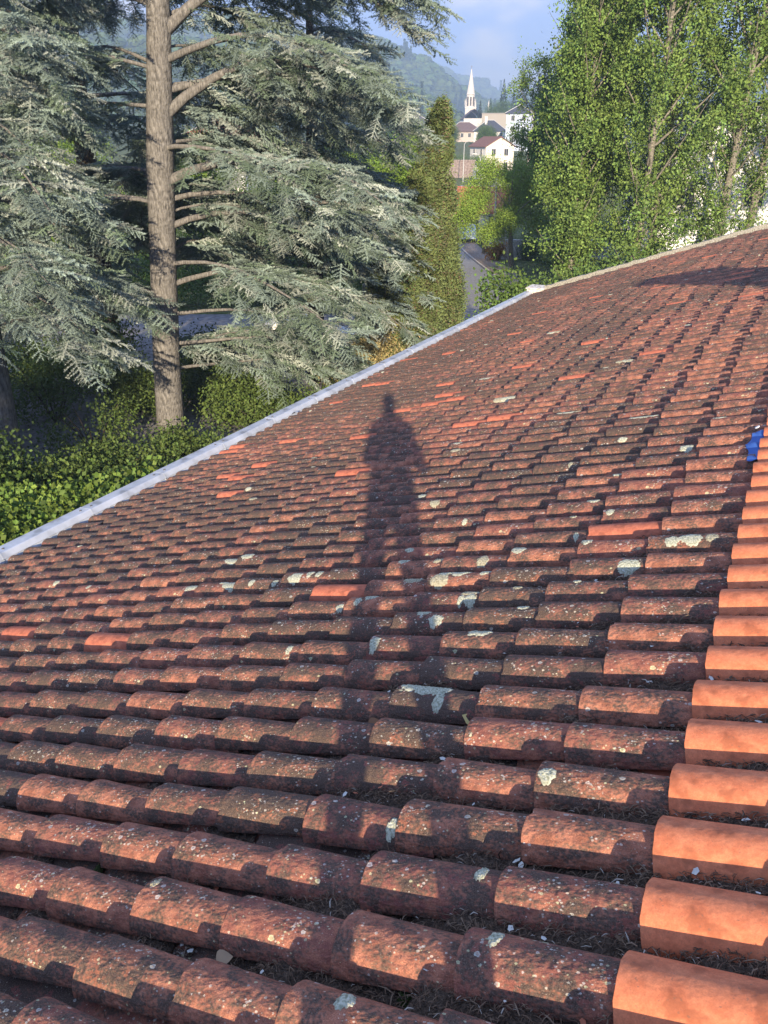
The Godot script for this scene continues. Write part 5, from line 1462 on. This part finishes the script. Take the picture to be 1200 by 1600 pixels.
func photographer() -> void:
	var foot := Vector3(0.02, 0, 0.40)
	foot.y = RO.y - (RN.x * (foot.x - RO.x) + RN.z * (foot.z - RO.z)) / RN.y
	var t := thing("person", "person standing on the tiles holding up a phone and casting a long shadow", "person", foot)
	var eye := CAM_Y - foot.y
	var skin := []; var cloth := []; var legs := []; var shoes := []
	var neck := Vector3(0, 1.49, 0.0); var headc := Vector3(-0.015, 1.69, -0.015)
	skin.append_array([[neck, headc, 0.055, 0.06], [headc + Vector3(0, 0.025, 0.02), headc + Vector3(0, 0.035, -0.03), 0.088, 0.082], [headc + Vector3(0, -0.06, -0.03), headc + Vector3(0, -0.085, -0.05), 0.055, 0.035], [headc + Vector3(0, 0.0, -0.10), headc + Vector3(0, -0.03, -0.118), 0.010, 0.014]])
	for s in [-1.0, 1.0]:
		skin.append([headc + Vector3(s * 0.082, 0.0, 0.01), headc + Vector3(s * 0.088, 0.02, 0.015), 0.014, 0.018])
		var sh := Vector3(s * 0.18, 1.40, 0.01); var el := Vector3(s * 0.235 + 0.02, 1.10, -0.10); var wr := Vector3(s * 0.105, eye - 0.09, -0.335)
		cloth.append([sh, el, 0.062, 0.050]); cloth.append([el, el.lerp(wr, 0.8), 0.050, 0.036])
		skin.append([el.lerp(wr, 0.7), wr, 0.030, 0.025])
		var palm := Vector3(s * 0.062, eye - 0.045, -0.362)
		skin.append([wr, palm, 0.024, 0.021]); skin.append([palm, palm + Vector3(-s * 0.004, 0.03, 0), 0.02, 0.016])
		for q in 4: # fingers curl round the back of the phone
			var kn := palm + Vector3(-s * 0.002, 0.028 - q * 0.021, -0.012)
			var l := [0.9, 1.0, 0.95, 0.75][q] as float
			var m1 := kn + Vector3(-s * 0.004, 0.0, -0.019 * l); var m2 := m1 + Vector3(-s * 0.019 * l, 0.0, -0.001); var m3 := m2 + Vector3(-s * 0.014 * l, 0, 0.003)
			skin.append([kn, m1, 0.0085, 0.008]); skin.append([m1, m2, 0.008, 0.0075]); skin.append([m2, m3, 0.0075, 0.0065])
		var th := palm + Vector3(-s * 0.01, -0.005, 0.014)
		skin.append([th, th + Vector3(-s * 0.016, 0.018, 0.012), 0.011, 0.0095]); skin.append([th + Vector3(-s * 0.016, 0.018, 0.012), th + Vector3(-s * 0.036, 0.03, 0.006), 0.0095, 0.008])
		var dy: float = s * 0.18 * 0.309
		var hip := Vector3(s * 0.09, 0.92, 0.01); var kn2 := Vector3(s * 0.14, 0.50 + dy * 0.5, -0.03); var an := Vector3(s * 0.18, 0.10 + dy, 0.02)
		legs.append([hip, kn2, 0.092, 0.064]); legs.append([kn2, an, 0.064, 0.052])
		shoes.append([an + Vector3(0, -0.045, 0.03), an + Vector3(s * 0.02, -0.055, -0.15), 0.045, 0.036])
	cloth.append_array([[Vector3(-0.075, 1.0, 0.01), Vector3(-0.09, 1.33, 0.01), 0.105, 0.115], [Vector3(0.075, 1.0, 0.01), Vector3(0.09, 1.33, 0.01), 0.105, 0.115], [Vector3(-0.15, 1.40, 0.01), Vector3(0.15, 1.40, 0.01), 0.07, 0.07], [Vector3(0, 1.38, 0.01), Vector3(0, 1.47, 0.005), 0.08, 0.062]])
	legs.append([Vector3(-0.07, 0.95, 0.015), Vector3(0.07, 0.95, 0.015), 0.108, 0.108])
	put("body", flesh(skin, 0.008, 0.012).mesh(), mat(lin(0.42, 0.26, 0.19), 0.6), t)
	put("jacket", flesh(cloth, 0.02, 0.05).mesh(), mat(lin(0.05, 0.06, 0.09), 0.9), t)
	put("trousers", flesh(legs, 0.02, 0.05).mesh(), mat(lin(0.10, 0.10, 0.11), 0.9), t)
	put("shoes", flesh(shoes, 0.014, 0.02).mesh(), mat(lin(0.06, 0.05, 0.045), 0.7), t)
	var hair := [[headc + Vector3(0, 0.055, 0.03), headc + Vector3(0, 0.06, -0.035), 0.092, 0.08], [headc + Vector3(0, 0.02, 0.05), headc + Vector3(0, -0.04, 0.06), 0.07, 0.05]]
	put("hair", flesh(hair, 0.01, 0.02).mesh(), mat(lin(0.05, 0.035, 0.025), 0.7), t)
	for s in [-1.0, 1.0]:
		var e := SphereMesh.new(); e.radius = 0.012; e.height = 0.024; e.radial_segments = 12; e.rings = 6
		put("eye", e, mat(lin(0.6, 0.58, 0.55), 0.2), t, Transform3D(Basis.IDENTITY, headc + Vector3(s * 0.032, 0.005, -0.098)))
	var mo := MB.new(); mo.tube([headc + Vector3(-0.022, -0.062, -0.088), headc + Vector3(0, -0.064, -0.096), headc + Vector3(0.022, -0.062, -0.088)], [0.003, 0.006, 0.003], 6)
	put("mouth", mo.mesh(), mat(lin(0.36, 0.14, 0.12), 0.5), t)
	var ph := thing("phone", "phone held up in both hands by the person on the roof", "phone", foot + Vector3(0, eye - 0.055, -0.379))
	var b := MB.new(); b.box(Vector3(-0.037, -0.075, -0.004), Vector3(0.037, 0.075, 0.004))
	put("body", b.mesh(), mat(lin(0.03, 0.03, 0.035), 0.3), ph)
	var sc := MB.new(); sc.quad(Vector3(-0.034, -0.072, 0.0045), Vector3(0.034, -0.072, 0.0045), Vector3(0.034, 0.072, 0.0045), Vector3(-0.034, 0.072, 0.0045), Vector3.BACK)
	put("screen", sc.mesh(), mat(lin(0.02, 0.02, 0.025), 0.1), ph)
